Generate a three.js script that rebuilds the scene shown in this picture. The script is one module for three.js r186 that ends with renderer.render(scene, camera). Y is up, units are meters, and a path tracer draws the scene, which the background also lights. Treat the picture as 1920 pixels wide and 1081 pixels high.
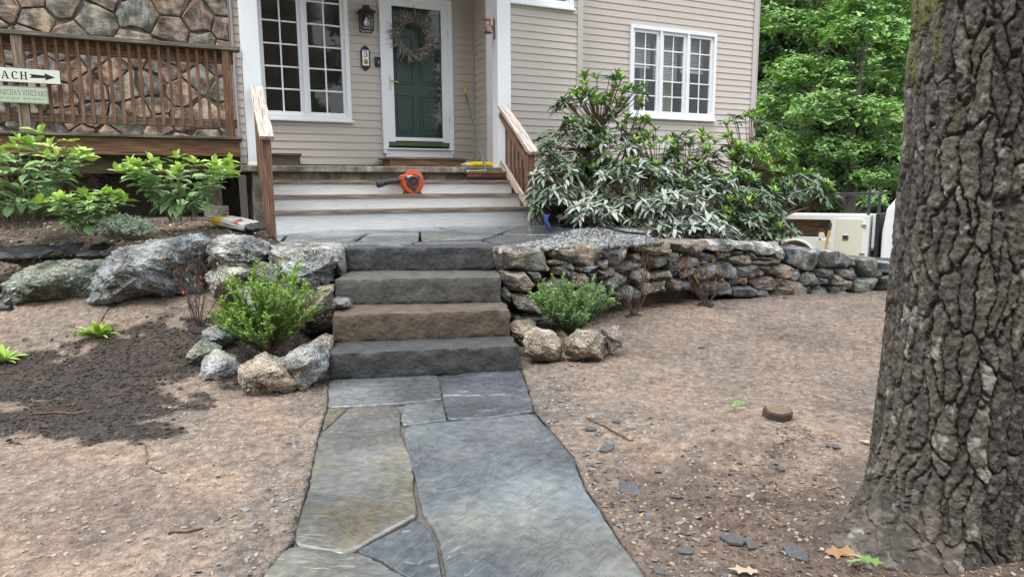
import * as THREE from 'three';
import { ImprovedNoise } from 'three/addons/math/ImprovedNoise.js';
import { RoundedBoxGeometry } from 'three/addons/geometries/RoundedBoxGeometry.js';
import { TextGeometry } from 'three/addons/geometries/TextGeometry.js';
import { FontLoader } from 'three/addons/loaders/FontLoader.js';
import { mergeGeometries, mergeVertices, toCreasedNormals } from 'three/addons/utils/BufferGeometryUtils.js';

// ---------------------------------------------------------------- camera, sky, sun, exposure
const scene = new THREE.Scene();
const F = 1250, CX = 960, CY = 540.5, EYE = new THREE.Vector3(0, 1.252, 0);
const V = (x = 0, y = 0, z = 0) => new THREE.Vector3(x, y, z);
const pitch = 8.2477 * Math.PI / 180, roll = -0.437 * Math.PI / 180, YAW = 24.78 * Math.PI / 180;
const fwd = V(0, -Math.sin(pitch), -Math.cos(pitch)), up0 = V(0, Math.cos(pitch), -Math.sin(pitch));
const camR = V(Math.cos(roll), 0, 0).addScaledVector(up0, Math.sin(roll)), camU = V(-Math.sin(roll), 0, 0).addScaledVector(up0, Math.cos(roll));
const camera = new THREE.PerspectiveCamera(2 * Math.atan(CY / F) * 180 / Math.PI, 1024 / 576, 0.05, 600);
camera.position.copy(EYE);
camera.quaternion.setFromRotationMatrix(new THREE.Matrix4().makeBasis(camR, camU, fwd.clone().negate()));
scene.add(camera);

const renderer = new THREE.WebGLRenderer({ antialias: true });
renderer.setSize(1024, 576);
renderer.toneMapping = THREE.LinearToneMapping;
renderer.toneMappingExposure = 2.45;
renderer.shadowMap.enabled = true;

const NZ = new ImprovedNoise();
const n3 = (x, y, z) => NZ.noise(x, y, z);
const fbm = (x, y, z, o = 4) => { let s = 0, a = 0.5; for (let i = 0; i < o; i++) { s += a * NZ.noise(x, y, z); x = x * 2.03 + 7.1; y = y * 2.03 + 3.7; z = z * 2.03 + 1.3; a *= 0.5; } return s; };
const clamp = (x, a = 0, b = 1) => Math.min(b, Math.max(a, x));
const lerp = (a, b, t) => a + (b - a) * t;
const sstep = (a, b, x) => { const t = clamp((x - a) / (b - a)); return t * t * (3 - 2 * t); };
const rng = (seed) => () => { seed = (seed + 0x6d2b79f5) | 0; let t = Math.imul(seed ^ (seed >>> 15), 1 | seed); t = (t + Math.imul(t ^ (t >>> 7), 61 | t)) ^ t; return ((t ^ (t >>> 14)) >>> 0) / 4294967296; };

{ // an overcast sky: brighter overhead, soft uneven cloud, the same kind of cloud all round
  const W = 512, Hh = 256, d = new Float32Array(W * Hh * 4);
  for (let j = 0; j < Hh; j++) for (let i = 0; i < W; i++) {
    const el = ((j + 0.5) / Hh - 0.5) * Math.PI, az = ((i + 0.5) / W) * 2 * Math.PI, y = Math.sin(el), x = Math.cos(el) * Math.cos(az), z = Math.cos(el) * Math.sin(az);
    let L = y > 0 ? 0.7 + 0.85 * y : 0.35;
    if (y > 0) { const k = 1.2 / (y + 0.25); L *= 1 + 0.55 * fbm(x * k + 5, z * k, 2, 5); }
    const o = (j * W + i) * 4;
    d[o] = L * 0.93; d[o + 1] = L * 0.98; d[o + 2] = L * 1.06; d[o + 3] = 1;
  }
  const t = new THREE.DataTexture(d, W, Hh, THREE.RGBAFormat, THREE.FloatType);
  t.mapping = THREE.EquirectangularReflectionMapping; t.magFilter = THREE.LinearFilter; t.needsUpdate = true;
  scene.background = t; scene.environment = t;
}
const sun = new THREE.DirectionalLight(new THREE.Color(1, 0.965, 0.91), 1.3);
sun.position.set(-4.5, 17, 1); sun.target.position.set(0, 0, -6);
sun.castShadow = true; sun.shadow.radius = 40; sun.shadow.mapSize.set(4096, 4096);
Object.assign(sun.shadow.camera, { left: -14, right: 14, top: 14, bottom: -14, near: 1, far: 60 });
scene.add(sun, sun.target);

// ---------------------------------------------------------------- helpers
const ray = (px, py) => fwd.clone().addScaledVector(camR, (px - CX) / F).addScaledVector(camU, -(py - CY) / F);
const atZ = (px, py, depth) => EYE.clone().addScaledVector(ray(px, py), depth);            // a pixel at a known depth
const onY = (px, py, y) => { const d = ray(px, py); return EYE.clone().addScaledVector(d, (y - EYE.y) / d.y); };   // on a level surface
const onPlane = (px, py, p, n) => { const d = ray(px, py); return EYE.clone().addScaledVector(d, p.clone().sub(EYE).dot(n) / d.dot(n)); };
const HO = V(-1.992, 0, -9.5214), HU = V(Math.cos(YAW), 0, -Math.sin(YAW)), HN = V(Math.sin(YAW), 0, Math.cos(YAW));  // the house: u along, y up, w outwards
const hw = (u, v, w) => HO.clone().addScaledVector(HU, u).addScaledVector(HN, w).setY(v);

const taken = {};
const numbered = (n) => { const k = taken[n] = (taken[n] ?? -1) + 1; return k ? n + '_' + String(k).padStart(3, '0') : n; };
const shade = (o) => { o.castShadow = true; o.receiveShadow = true; return o; };
function tag(o, label, category, group, kind) { o.userData = { label, category }; if (group) o.userData.group = group; if (kind) o.userData.kind = kind; return o; }
function thing(name, label, category, pos, turn = 0, group) {
  const o = new THREE.Group(); o.name = numbered(name); if (pos) o.position.copy(pos); o.rotation.y = turn; scene.add(o);
  return tag(o, label, category, group);
}
function part(parent, name, geo, mat, pos, rot) {
  const m = shade(new THREE.Mesh(geo, mat)); m.name = name;
  if (pos) m.position.set(...(Array.isArray(pos) ? pos : [pos.x, pos.y, pos.z])); if (rot) m.rotation.set(...rot);
  parent.add(m); return m;
}
function single(name, geo, mat, label, category, group, pos, rot) { const m = part(scene, numbered(name), geo, mat, pos, rot); return tag(m, label, category, group); }
function structure(name, geo, mat) { const m = geo ? shade(new THREE.Mesh(geo, mat)) : new THREE.Group(); m.name = name; m.userData = { kind: 'structure' }; scene.add(m); return m; }
const merge = (gs) => mergeGeometries(gs.map((g) => { let h = g.index ? g.toNonIndexed() : g; for (const k of Object.keys(h.attributes)) if (!['position', 'normal', 'uv', 'color'].includes(k)) h.deleteAttribute(k); return h; }));
const moved = (g, x, y, z, rx = 0, ry = 0, rz = 0) => g.applyMatrix4(new THREE.Matrix4().makeRotationFromEuler(new THREE.Euler(rx, ry, rz)).setPosition(x, y, z));

// uv in metres by the way each face points; grain 0/1/2 = axis that runs along the texture's u
function muv(g, grain = 0, off = 0) {
  if (g.index) g = g.toNonIndexed();
  const p = g.attributes.position, n = p.count, uv = new Float32Array(n * 2), a = V(), b = V(), c = V();
  for (let i = 0; i < n; i += 3) {
    a.fromBufferAttribute(p, i); b.fromBufferAttribute(p, i + 1).sub(a); c.fromBufferAttribute(p, i + 2).sub(a); b.cross(c);
    const q = [Math.abs(b.x), Math.abs(b.y), Math.abs(b.z)], ax = q[0] > q[1] && q[0] > q[2] ? 0 : q[1] > q[2] ? 1 : 2;
    let r = [0, 1, 2].filter((k) => k !== ax); if (r[1] === grain) r = [r[1], r[0]];
    for (let k = 0; k < 3; k++) { const P = [p.getX(i + k), p.getY(i + k), p.getZ(i + k)]; uv[(i + k) * 2] = P[r[0]] + off; uv[(i + k) * 2 + 1] = P[r[1]] + off * 0.37 + ax * 0.21; }
  }
  g.setAttribute('uv', new THREE.BufferAttribute(uv, 2)); return g;
}
let boardSeed = 0;
const board = (w, h, d, bevel = 0.003) => muv(new RoundedBoxGeometry(w, h, d, 1, Math.min(bevel, w / 3, h / 3, d / 3)), w >= h && w >= d ? 0 : h >= d ? 1 : 2, (boardSeed = (boardSeed + 0.731) % 7));
const sbox = (w, h, d, bevel = 0.002) => board(w, h, d, bevel);
function bar(a, b, w, h, bevel = 0.002) {   // a board from a to b: geometry in the parent's space
  const len = a.distanceTo(b), g = board(len, h, w, bevel), x = b.clone().sub(a).normalize(), z = V().crossVectors(x, V(0, 1, 0)).normalize(), y = V().crossVectors(z, x);
  return g.applyMatrix4(new THREE.Matrix4().makeBasis(x, y, z).setPosition(a.clone().add(b).multiplyScalar(0.5)));
}
function tube(points, radii, sides = 6, cap = true) {   // a tapered tube through points
  const n = points.length, pos = [], idx = [], uv = []; let prev = V(0.31, 0.2, 0.93);
  for (let i = 0; i < n; i++) {
    const t = points[Math.min(i + 1, n - 1)].clone().sub(points[Math.max(i - 1, 0)]).normalize();
    const s = V().crossVectors(t, Math.abs(t.dot(prev)) > 0.95 ? V(1, 0, 0) : prev).normalize(), q = V().crossVectors(s, t), r = Array.isArray(radii) ? radii[i] : radii;
    prev = q.clone();
    for (let k = 0; k < sides; k++) { const a = k / sides * Math.PI * 2, v = points[i].clone().addScaledVector(s, Math.cos(a) * r).addScaledVector(q, Math.sin(a) * r); pos.push(v.x, v.y, v.z); uv.push(k / sides, i / n); }
  }
  for (let i = 0; i < n - 1; i++) for (let k = 0; k < sides; k++) { const a = i * sides + k, b = i * sides + (k + 1) % sides; idx.push(a, a + sides, b, b, a + sides, b + sides); }
  if (cap) for (const e of [0, n - 1]) { const c = pos.length / 3; pos.push(points[e].x, points[e].y, points[e].z); uv.push(0, 0); for (let k = 0; k < sides; k++) { const a = e * sides + k, b = e * sides + (k + 1) % sides; e ? idx.push(a, c, b) : idx.push(a, b, c); } }
  const g = new THREE.BufferGeometry(); g.setAttribute('position', new THREE.Float32BufferAttribute(pos, 3)); g.setAttribute('uv', new THREE.Float32BufferAttribute(uv, 2)); g.setIndex(idx); g.computeVertexNormals(); return g;
}
const lathe = (pts, n = 24) => new THREE.LatheGeometry(pts.map(([r, y]) => new THREE.Vector2(Math.max(r, 1e-4), y)), n);
function prism(pts, depth, bevel = 0) {   // flat outline in x,y, extruded towards +z
  const s = new THREE.Shape(pts.map(([x, y]) => new THREE.Vector2(x, y)));
  return new THREE.ExtrudeGeometry(s, { depth, bevelEnabled: bevel > 0, bevelSize: bevel, bevelThickness: bevel, bevelSegments: 2, steps: 1 });
}

// ---------------------------------------------------------------- textures and materials
function tex(w, h, fn, srgb = true) {
  const d = new Uint8Array(w * h * 4);
  for (let j = 0; j < h; j++) for (let i = 0; i < w; i++) { const c = fn(i / w, j / h), o = (j * w + i) * 4; if (c.length) { d[o] = clamp(c[0]) * 255; d[o + 1] = clamp(c[1]) * 255; d[o + 2] = clamp(c[2]) * 255; } else d[o] = d[o + 1] = d[o + 2] = clamp(c) * 255; d[o + 3] = 255; }
  const t = new THREE.DataTexture(d, w, h); t.wrapS = t.wrapT = THREE.RepeatWrapping; t.magFilter = THREE.LinearFilter; t.minFilter = THREE.LinearMipmapLinearFilter; t.generateMipmaps = true;
  if (srgb) t.colorSpace = THREE.SRGBColorSpace; t.needsUpdate = true; return t;
}
const size = (t, mu, mv = mu) => { const c = t.clone(); c.repeat.set(1 / mu, 1 / mv); c.needsUpdate = true; return c; };   // one repeat covers mu x mv metres
// gradient noise that repeats over the unit square
const PT = new Uint8Array(1024), GX = new Float32Array(256), GY = new Float32Array(256); { const R = rng(99); for (let i = 0; i < 256; i++) { PT[i] = i; const a = R() * 6.2832; GX[i] = Math.cos(a); GY[i] = Math.sin(a); } for (let i = 255; i > 0; i--) { const j = Math.floor(R() * (i + 1)), t = PT[i]; PT[i] = PT[j]; PT[j] = t; } for (let i = 256; i < 1024; i++) PT[i] = PT[i & 255]; }
function pn(x, y, px, py, s) {
  const xi = Math.floor(x), yi = Math.floor(y), fx = x - xi, fy = y - yi, x0 = ((xi % px) + px) % px, y0 = ((yi % py) + py) % py, x1 = x0 + 1 === px ? 0 : x0 + 1, y1 = y0 + 1 === py ? 0 : y0 + 1;
  const a = PT[(x0 & 255) + s], b = PT[(x1 & 255) + s], h00 = PT[a + (y0 & 255)], h10 = PT[b + (y0 & 255)], h01 = PT[a + (y1 & 255)], h11 = PT[b + (y1 & 255)];
  const u = fx * fx * fx * (fx * (fx * 6 - 15) + 10), v = fy * fy * fy * (fy * (fy * 6 - 15) + 10);
  const p = GX[h00] * fx + GY[h00] * fy, q = GX[h10] * (fx - 1) + GY[h10] * fy, r = GX[h01] * fx + GY[h01] * (fy - 1), t = GX[h11] * (fx - 1) + GY[h11] * (fy - 1);
  const m = p + (q - p) * u, n = r + (t - r) * u; return (m + (n - m) * v) * 1.35;
}
function tileN(u, v, fu, fv, s = 0, o = 4) { fu = Math.round(fu); fv = Math.round(fv); let r = 0, a = 0.5; for (let i = 0; i < o; i++) { r += a * pn(u * fu, v * fv, fu, fv, (s * 37 + i * 71) & 255); a *= 0.5; fu *= 2; fv *= 2; } return r; }

const std = (o) => new THREE.MeshStandardMaterial({ roughness: 0.8, ...o });
const phy = (o) => new THREE.MeshPhysicalMaterial({ roughness: 0.5, ...o });
const lin = (r, g, b) => new THREE.Color().setRGB(r, g, b);

const T = {};
T.stone = tex(1024, 1024, (u, v) => { const a = tileN(u, v, 5, 5, 1, 6), b = tileN(u, v, 7, 26, 4, 5), c = tileN(u, v, 80, 80, 8, 3), d = tileN(u, v, 3, 3, 12, 3), e = sstep(0.0, 0.05, Math.abs(tileN(u, v, 6, 11, 21, 4))); const k = (0.74 + a * 0.85 + b * 0.28 + c * 0.55) * (0.8 + 0.2 * e); const w = d * 0.12; return [k + w, k + 0.01, k - w * 1.1]; });
T.stoneB = tex(1024, 1024, (u, v) => 0.45 + tileN(u, v, 6, 6, 1, 6) * 0.6 + tileN(u, v, 7, 26, 4, 5) * 0.2 + tileN(u, v, 70, 70, 3, 3) * 0.22 + 0.12 * sstep(0.0, 0.06, Math.abs(tileN(u, v, 6, 11, 21, 4))), false);
T.granite = tex(1024, 1024, (u, v) => { const a = tileN(u, v, 8, 8, 2, 4), c = tileN(u, v, 150, 150, 5, 2), s = tileN(u, v, 95, 95, 6, 2); let k = 0.84 + a * 0.3 + c * 0.4; const sp = sstep(0.3, 0.4, s) * 0.5; k += sp; return [k, k * 0.995, k * 0.98]; });
T.graniteB = tex(512, 512, (u, v) => 0.5 + tileN(u, v, 14, 14, 2, 5) * 0.8 + tileN(u, v, 80, 80, 5, 2) * 0.35, false);
T.wood = tex(512, 512, (u, v) => { const wob = tileN(u, v, 2, 3, 1, 3) * 0.5, g = tileN(u, v + wob * 0.05, 3, 46, 2, 3), h = tileN(u, v, 5, 120, 3, 2), st = tileN(u, v, 2.5, 5, 9, 3); const k = 0.74 + g * 0.62 + h * 0.3 + st * 0.4; return [k, k * 0.985, k * 0.97]; });
T.woodB = tex(512, 512, (u, v) => 0.55 + tileN(u, v, 3, 46, 2, 3) * 0.7 + tileN(u, v, 5, 120, 3, 2) * 0.5, false);
T.paint = tex(1024, 512, (u, v) => { const n = tileN(u, v, 10, 26, 3, 5), m = tileN(u, v, 3, 5, 8, 4), s = tileN(u, v, 34, 70, 5, 3); let k = 0.93 + n * 0.1 + s * 0.05; const p = sstep(0.42, 0.52, n + m * 0.5 + s * 0.4); return [lerp(k, 0.55, p * 0.6), lerp(k, 0.53, p * 0.6), lerp(k * 0.99, 0.5, p * 0.6)]; });
T.concrete = tex(512, 512, (u, v) => { const a = tileN(u, v, 5, 5, 7, 5), b = tileN(u, v, 60, 60, 2, 2), c = tileN(u, v, 12, 3, 3, 3); const k = 0.74 + a * 0.42 + b * 0.22 + c * 0.3; return [k, k * 0.99, k * 0.94]; });
T.fine = tex(512, 512, (u, v) => 0.5 + tileN(u, v, 12, 12, 3, 5) * 0.9, false);
T.slate = tex(1024, 1024, (u, v) => { const ww = tileN(u, v, 3, 3, 8, 3) * 0.6, hh = (0.5 + tileN(u, v + ww * 0.1, 3, 7, 1, 5) * 1.5) * 6, cleftGlint = 0.16 * Math.exp(-(((hh - Math.floor(hh)) - 0.95) ** 2) / 0.0016) * sstep(-0.05, 0.25, tileN(u, v, 5, 5, 17, 3)); const a = tileN(u, v, 3, 3, 3, 5), st = tileN(u, v, 1.6, 1.2, 14, 4), b = tileN(u, v, 40, 40, 6, 3); const k = 0.7 + a * 0.34 + b * 0.2 + cleftGlint, t = sstep(-0.1, 0.5, st + a * 0.4); return [k * lerp(0.97, 1.04, t), k * lerp(0.985, 1.01, t), k * lerp(1.0, 0.93, t)]; });  // pale lines: lighter cleft edges plus wet highlights painted into the colour
T.slateB = tex(1024, 1024, (u, v) => { const w = tileN(u, v, 3, 3, 8, 3) * 0.6, h = 0.5 + tileN(u, v + w * 0.1, 3, 7, 1, 5) * 1.5; const q = h * 6, f = Math.floor(q), e = sstep(0.9, 1, q - f); return (f + e) / 6 * 0.74 + 0.13 + tileN(u, v, 34, 44, 4, 3) * 0.05; }, false);
T.slateR = tex(1024, 1024, (u, v) => { const a = tileN(u, v, 4, 4, 8, 4), b = tileN(u, v, 24, 40, 4, 3); return 0.42 + a * 0.75 + b * 0.3; }, false);
T.soil = tex(1280, 1280, (u, v) => { const a = tileN(u, v, 4, 4, 1, 5), b = tileN(u, v, 60, 60, 2, 3), c = tileN(u, v, 330, 330, 3, 2), d = tileN(u, v, 26, 30, 6, 4); let k = 0.72 + a * 0.16 + b * 0.3 + d * 0.2 + c * 0.16; const dk = sstep(0.34, 0.44, c + d * 0.2), lt = sstep(0.36, 0.44, -c); k = lerp(k, 0.4, dk * 0.6); k = lerp(k, 1.05, lt * 0.55); const w = a * 0.06; return [k * (1.02 + w), k * 0.99, k * (0.96 - w)]; });
T.soilB = tex(1280, 1280, (u, v) => 0.48 + tileN(u, v, 26, 30, 6, 5) * 0.35 + tileN(u, v, 120, 130, 2, 3) * 0.85, false);
T.rust = tex(1024, 1024, (u, v) => { const a = tileN(u, v, 3, 3, 3, 5), b = tileN(u, v, 40, 40, 6, 3), st = tileN(u, v, 3, 2, 14, 5) + tileN(u, v, 9, 14, 4, 4) * 0.5, k = 0.72 + a * 0.3 + b * 0.2, t = sstep(-0.25, 0.4, st + b * 0.3); return [k * lerp(0.98, 1.05, t), k * lerp(1, 0.985, t), k * lerp(1.02, 0.87, t)]; });
T.wet = tex(512, 512, (u, v) => sstep(-0.22, 0.12, tileN(u, v, 4, 4, 9, 5)), false);
T.leafB = tex(128, 128, (u, v) => 0.5 - 0.35 * Math.exp(-((v - 0.5) ** 2) / 0.002) - 0.18 * Math.max(0, Math.sin((u * 9 - Math.abs(v - 0.5) * 7) * 6.28)), false);
T.dust = tex(256, 256, (u, v) => { const n = tileN(u, v, 7, 7, 3, 4) + tileN(u, v, 30, 30, 6, 2) * 0.4; const k = sstep(-0.42, 0.0, n); return [lerp(0.34, 0.9, k), lerp(0.42, 0.88, k), lerp(0.26, 0.87, k)]; });

const M = {};
const stoneMat = (r, g, b, scale = 0.9, bump = 0.034, rough = 0.82) => std({ color: lin(r, g, b), map: size(T.stone, scale), bumpMap: size(T.stoneB, scale), bumpScale: bump, roughness: rough });
M.rockGrey = stoneMat(0.42, 0.415, 0.4); M.rockPale = stoneMat(0.58, 0.56, 0.52); M.rockTan = stoneMat(0.5, 0.41, 0.32); M.rockDark = stoneMat(0.26, 0.25, 0.24);
M.rockBrown = stoneMat(0.39, 0.32, 0.265); M.rockGreen = stoneMat(0.36, 0.37, 0.3); M.rockBlue = stoneMat(0.34, 0.345, 0.355); M.rockPink = stoneMat(0.42, 0.32, 0.29);
const graniteMat = (r, g, b) => std({ color: lin(r, g, b), map: size(T.granite, 0.8), bumpMap: size(T.graniteB, 0.5), bumpScale: 0.008, roughness: 0.72 });
const woodMat = (r, g, b, rough = 0.8) => std({ color: lin(r, g, b), map: size(T.wood, 0.9, 0.3), bumpMap: size(T.woodB, 0.9, 0.3), bumpScale: 0.003, roughness: rough });
M.deckWood = woodMat(0.3, 0.16, 0.085); M.deckGrey = woodMat(0.26, 0.235, 0.2); M.greyWood = woodMat(0.42, 0.32, 0.25); M.darkWood = woodMat(0.16, 0.115, 0.075); M.redWood = woodMat(0.36, 0.2, 0.125);
M.riserPaint = std({ color: lin(0.86, 0.87, 0.88), map: size(T.paint, 1.6, 0.5), bumpMap: size(T.woodB, 1.2, 0.35), bumpScale: 0.002, roughness: 0.7 });
M.peelPaint = std({ color: lin(0.9, 0.78, 0.7), map: size(T.wood, 0.9, 0.2), bumpMap: size(T.woodB, 0.9, 0.3), bumpScale: 0.003, roughness: 0.75 });
M.siding = std({ color: lin(0.52, 0.462, 0.408), bumpMap: size(T.woodB, 1.6, 0.4), bumpScale: 0.0006, roughness: 0.58 });
M.trim = std({ color: lin(0.5, 0.445, 0.42), roughness: 0.6 });
M.white = std({ color: lin(0.8, 0.82, 0.84), roughness: 0.45 });
M.whitePost = std({ color: lin(0.78, 0.8, 0.83), roughness: 0.55, bumpMap: size(T.fine, 1.2), bumpScale: 0.001 });
M.concrete = std({ color: lin(0.4, 0.38, 0.34), map: size(T.concrete, 1.1), bumpMap: size(T.fine, 0.5), bumpScale: 0.006, roughness: 0.9 });
M.glass = phy({ color: lin(1, 1, 1), transmission: 1, thickness: 0, roughness: 0.015, ior: 1.5 });
M.room = std({ color: lin(0.05, 0.05, 0.05), roughness: 0.95 });
M.blind = std({ color: lin(0.62, 0.64, 0.64), roughness: 0.6 });
M.curtain = std({ color: lin(0.55, 0.53, 0.42), roughness: 0.95 });
M.doorGreen = std({ color: lin(0.03, 0.062, 0.052), roughness: 0.42 });
M.black = std({ color: lin(0.02, 0.02, 0.024), roughness: 0.5 });
M.blackGloss = std({ color: lin(0.012, 0.012, 0.016), roughness: 0.3 });
M.brass = std({ color: lin(0.62, 0.44, 0.16), metalness: 1, roughness: 0.25 });
M.bronze = std({ color: lin(0.32, 0.18, 0.12), metalness: 0.85, roughness: 0.42 });
M.silver = std({ color: lin(0.6, 0.6, 0.58), metalness: 1, roughness: 0.3 });
M.mortar = std({ color: lin(0.2, 0.165, 0.145), bumpMap: size(T.fine, 0.3), bumpScale: 0.006, roughness: 0.95 });
M.darkSoil = std({ color: lin(0.065, 0.05, 0.04), bumpMap: size(T.soilB, 1.2), bumpScale: 0.03, roughness: 1 });
M.twig = std({ color: lin(0.13, 0.075, 0.05), roughness: 0.9 });
M.stem = std({ color: lin(0.2, 0.17, 0.1), roughness: 0.8 });
const leafMat = (r, g, b, o = {}) => phy({ color: lin(r, g, b), roughness: 0.88, transmission: 0.35, thickness: 0, bumpMap: T.leafB, bumpScale: 0.001, side: THREE.DoubleSide, ...o });

// ---------------------------------------------------------------- stones from outlines
function outlineRadius(poly, n, sharp) {   // distance from the centre to the outline in n directions, corners a little rounded
  const r = [];
  for (let k = 0; k < n; k++) {
    const a = k / n * 2 * Math.PI, dx = Math.cos(a), dy = Math.sin(a); let best = 0;
    for (let i = 0; i < poly.length; i++) {
      const [x1, y1] = poly[i], [x2, y2] = poly[(i + 1) % poly.length], ex = x2 - x1, ey = y2 - y1, det = dx * ey - dy * ex;
      if (Math.abs(det) < 1e-12) continue;
      const tv = (x1 * ey - y1 * ex) / det, sv = (x1 * dy - y1 * dx) / det;
      if (tv > 0 && sv >= -1e-6 && sv <= 1 + 1e-6) best = Math.max(best, tv);
    }
    r.push(best || 0.01);
  }
  return sharp ? r : r.map((v, k) => (r[(k + n - 1) % n] + 2 * v + r[(k + 1) % n]) / 4);
}
const stair = (x) => { const f = Math.floor(x); return f + sstep(0.72, 1, x - f); };
function polyRock(poly, depth, o = {}) {
  const { seed = 1, amp = 0.06, freq = 2.2, cuts = 5, e = 0.42, fine = 0.03, crag = 0.012, crease = 0.6, na = 48, nl = 22, back = 1 } = o, R = rng(seed * 7919 + 13);
  const rad = outlineRadius(poly, na, o.sharp), sz = rad.reduce((a, b) => a + b) / na;
  const curve = []; for (let i = 0; i <= 400; i++) { const f = -Math.PI / 2 + Math.PI * i / 400; curve.push([Math.abs(Math.cos(f)) ** e, Math.sign(Math.sin(f)) * Math.abs(Math.sin(f)) ** e]); }
  const len = [0]; for (let i = 1; i <= 400; i++) len.push(len[i - 1] + Math.hypot((curve[i][0] - curve[i - 1][0]) * sz, (curve[i][1] - curve[i - 1][1]) * depth / 2));
  const prof = []; let c = 0; for (let i = 0; i <= nl; i++) { const t = len[400] * i / nl; while (c < 399 && len[c + 1] < t) c++; prof.push(curve[i === nl ? 400 : c]); }
  const planes = []; for (let i = 0; i < cuts; i++) { const a = R() * 6.283, z = 0.25 + R() * 0.9, m = V(Math.cos(a), Math.sin(a), z).normalize(); planes.push([m, 0.7 + R() * 0.22]); }
  const pos = [], idx = [], off = R() * 50, q = V();
  for (let i = 0; i <= nl; i++) for (let k = 0; k < na; k++) {
    const a = k / na * 2 * Math.PI, [rho, ze] = prof[i], r = rad[k] * Math.max(rho, i === 0 || i === nl ? 0 : 0.01);
    q.set(r * Math.cos(a), r * Math.sin(a), ze * depth / 2 * (ze < 0 ? back : 1));
    for (const [m, cc] of planes) { const support = Math.hypot(m.x * rad[k] , m.y * rad[k], m.z * depth / 2) * cc, d = q.dot(m) - support; if (d > 0) q.addScaledVector(m, -d * 0.85); }
    const nn = fbm(q.x * freq / sz * 0.5 + off, q.y * freq / sz * 0.5, q.z * freq / sz * 0.5 + off, 4), rd = 1 - Math.abs(n3(q.x * 1.6 / sz + off, q.y * 3 / sz, q.z * 1.6 / sz));
    const s = 1 + amp * (nn * 2 + (rd - 0.6) * 0.55) + fine * fbm(q.x * 7 / sz + off, q.y * 11 / sz, q.z * 7 / sz, 4) + crag * stair(fbm(q.x * 2.4 / sz + off, q.y * 4.2 / sz + q.x * 1.2 / sz, q.z * 2.4 / sz, 3) * 7);
    q.multiplyScalar(s); pos.push(q.x, q.y, q.z);
  }
  for (let i = 0; i < nl; i++) for (let k = 0; k < na; k++) { const a = i * na + k, b = i * na + (k + 1) % na; idx.push(a, b, a + na, b, b + na, a + na); }
  const g = new THREE.BufferGeometry(); g.setAttribute('position', new THREE.Float32BufferAttribute(pos, 3)); g.setIndex(idx); g.computeVertexNormals();
  return muv(crease ? toCreasedNormals(g, crease) : g, R() < 0.7 ? 0 : 1, R() * 9);
}
// a stone whose outline is given in pixels, standing at point P in a plane that faces n
function pixStone(parent, name, pts, P, n, depth, mat, o = {}) {
  const x = V().crossVectors(V(0, 1, 0), n).normalize(), w = []; for (let i = 0; i < pts.length; i += 2) w.push(onPlane(pts[i], pts[i + 1], P, n));
  const box = new THREE.Box3().setFromPoints(w), c = V(); w.forEach((p) => c.add(p)); c.multiplyScalar(1 / w.length);
  const gr = o.grow || 1, poly = w.map((p) => [p.clone().sub(c).dot(x) * gr, (p.y - c.y) * gr - (o.sink && p.y - box.min.y < 0.3 * (box.max.y - box.min.y) ? o.sink : 0)]);
  const m = part(parent, name, polyRock(poly, depth, o), mat); m.position.copy(c); m.quaternion.setFromRotationMatrix(new THREE.Matrix4().makeBasis(x, V(0, 1, 0), n));
  if (parent.position) m.position.sub(parent.position); return m;
}
// cells of scattered points inside a convex outline
function voronoi(outline, pts, gap) {
  return pts.map((p, i) => {
    let poly = outline.map((q) => q.slice());
    const clip = (nx, ny, c) => { const out = []; for (let k = 0; k < poly.length; k++) { const a = poly[k], b = poly[(k + 1) % poly.length], da = a[0] * nx + a[1] * ny - c, db = b[0] * nx + b[1] * ny - c; if (da <= 0) out.push(a); if (da * db < 0) { const t = da / (da - db); out.push([a[0] + (b[0] - a[0]) * t, a[1] + (b[1] - a[1]) * t]); } } poly = out; };
    pts.forEach((q, j) => { if (i === j || !poly.length) return; const dx = q[0] - p[0], dy = q[1] - p[1], l = Math.hypot(dx, dy); if (l > 3) return; const nx = dx / l, ny = dy / l; clip(nx, ny, (p[0] + q[0]) / 2 * nx + (p[1] + q[1]) / 2 * ny - gap / 2); });
    return poly;
  });
}

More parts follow.
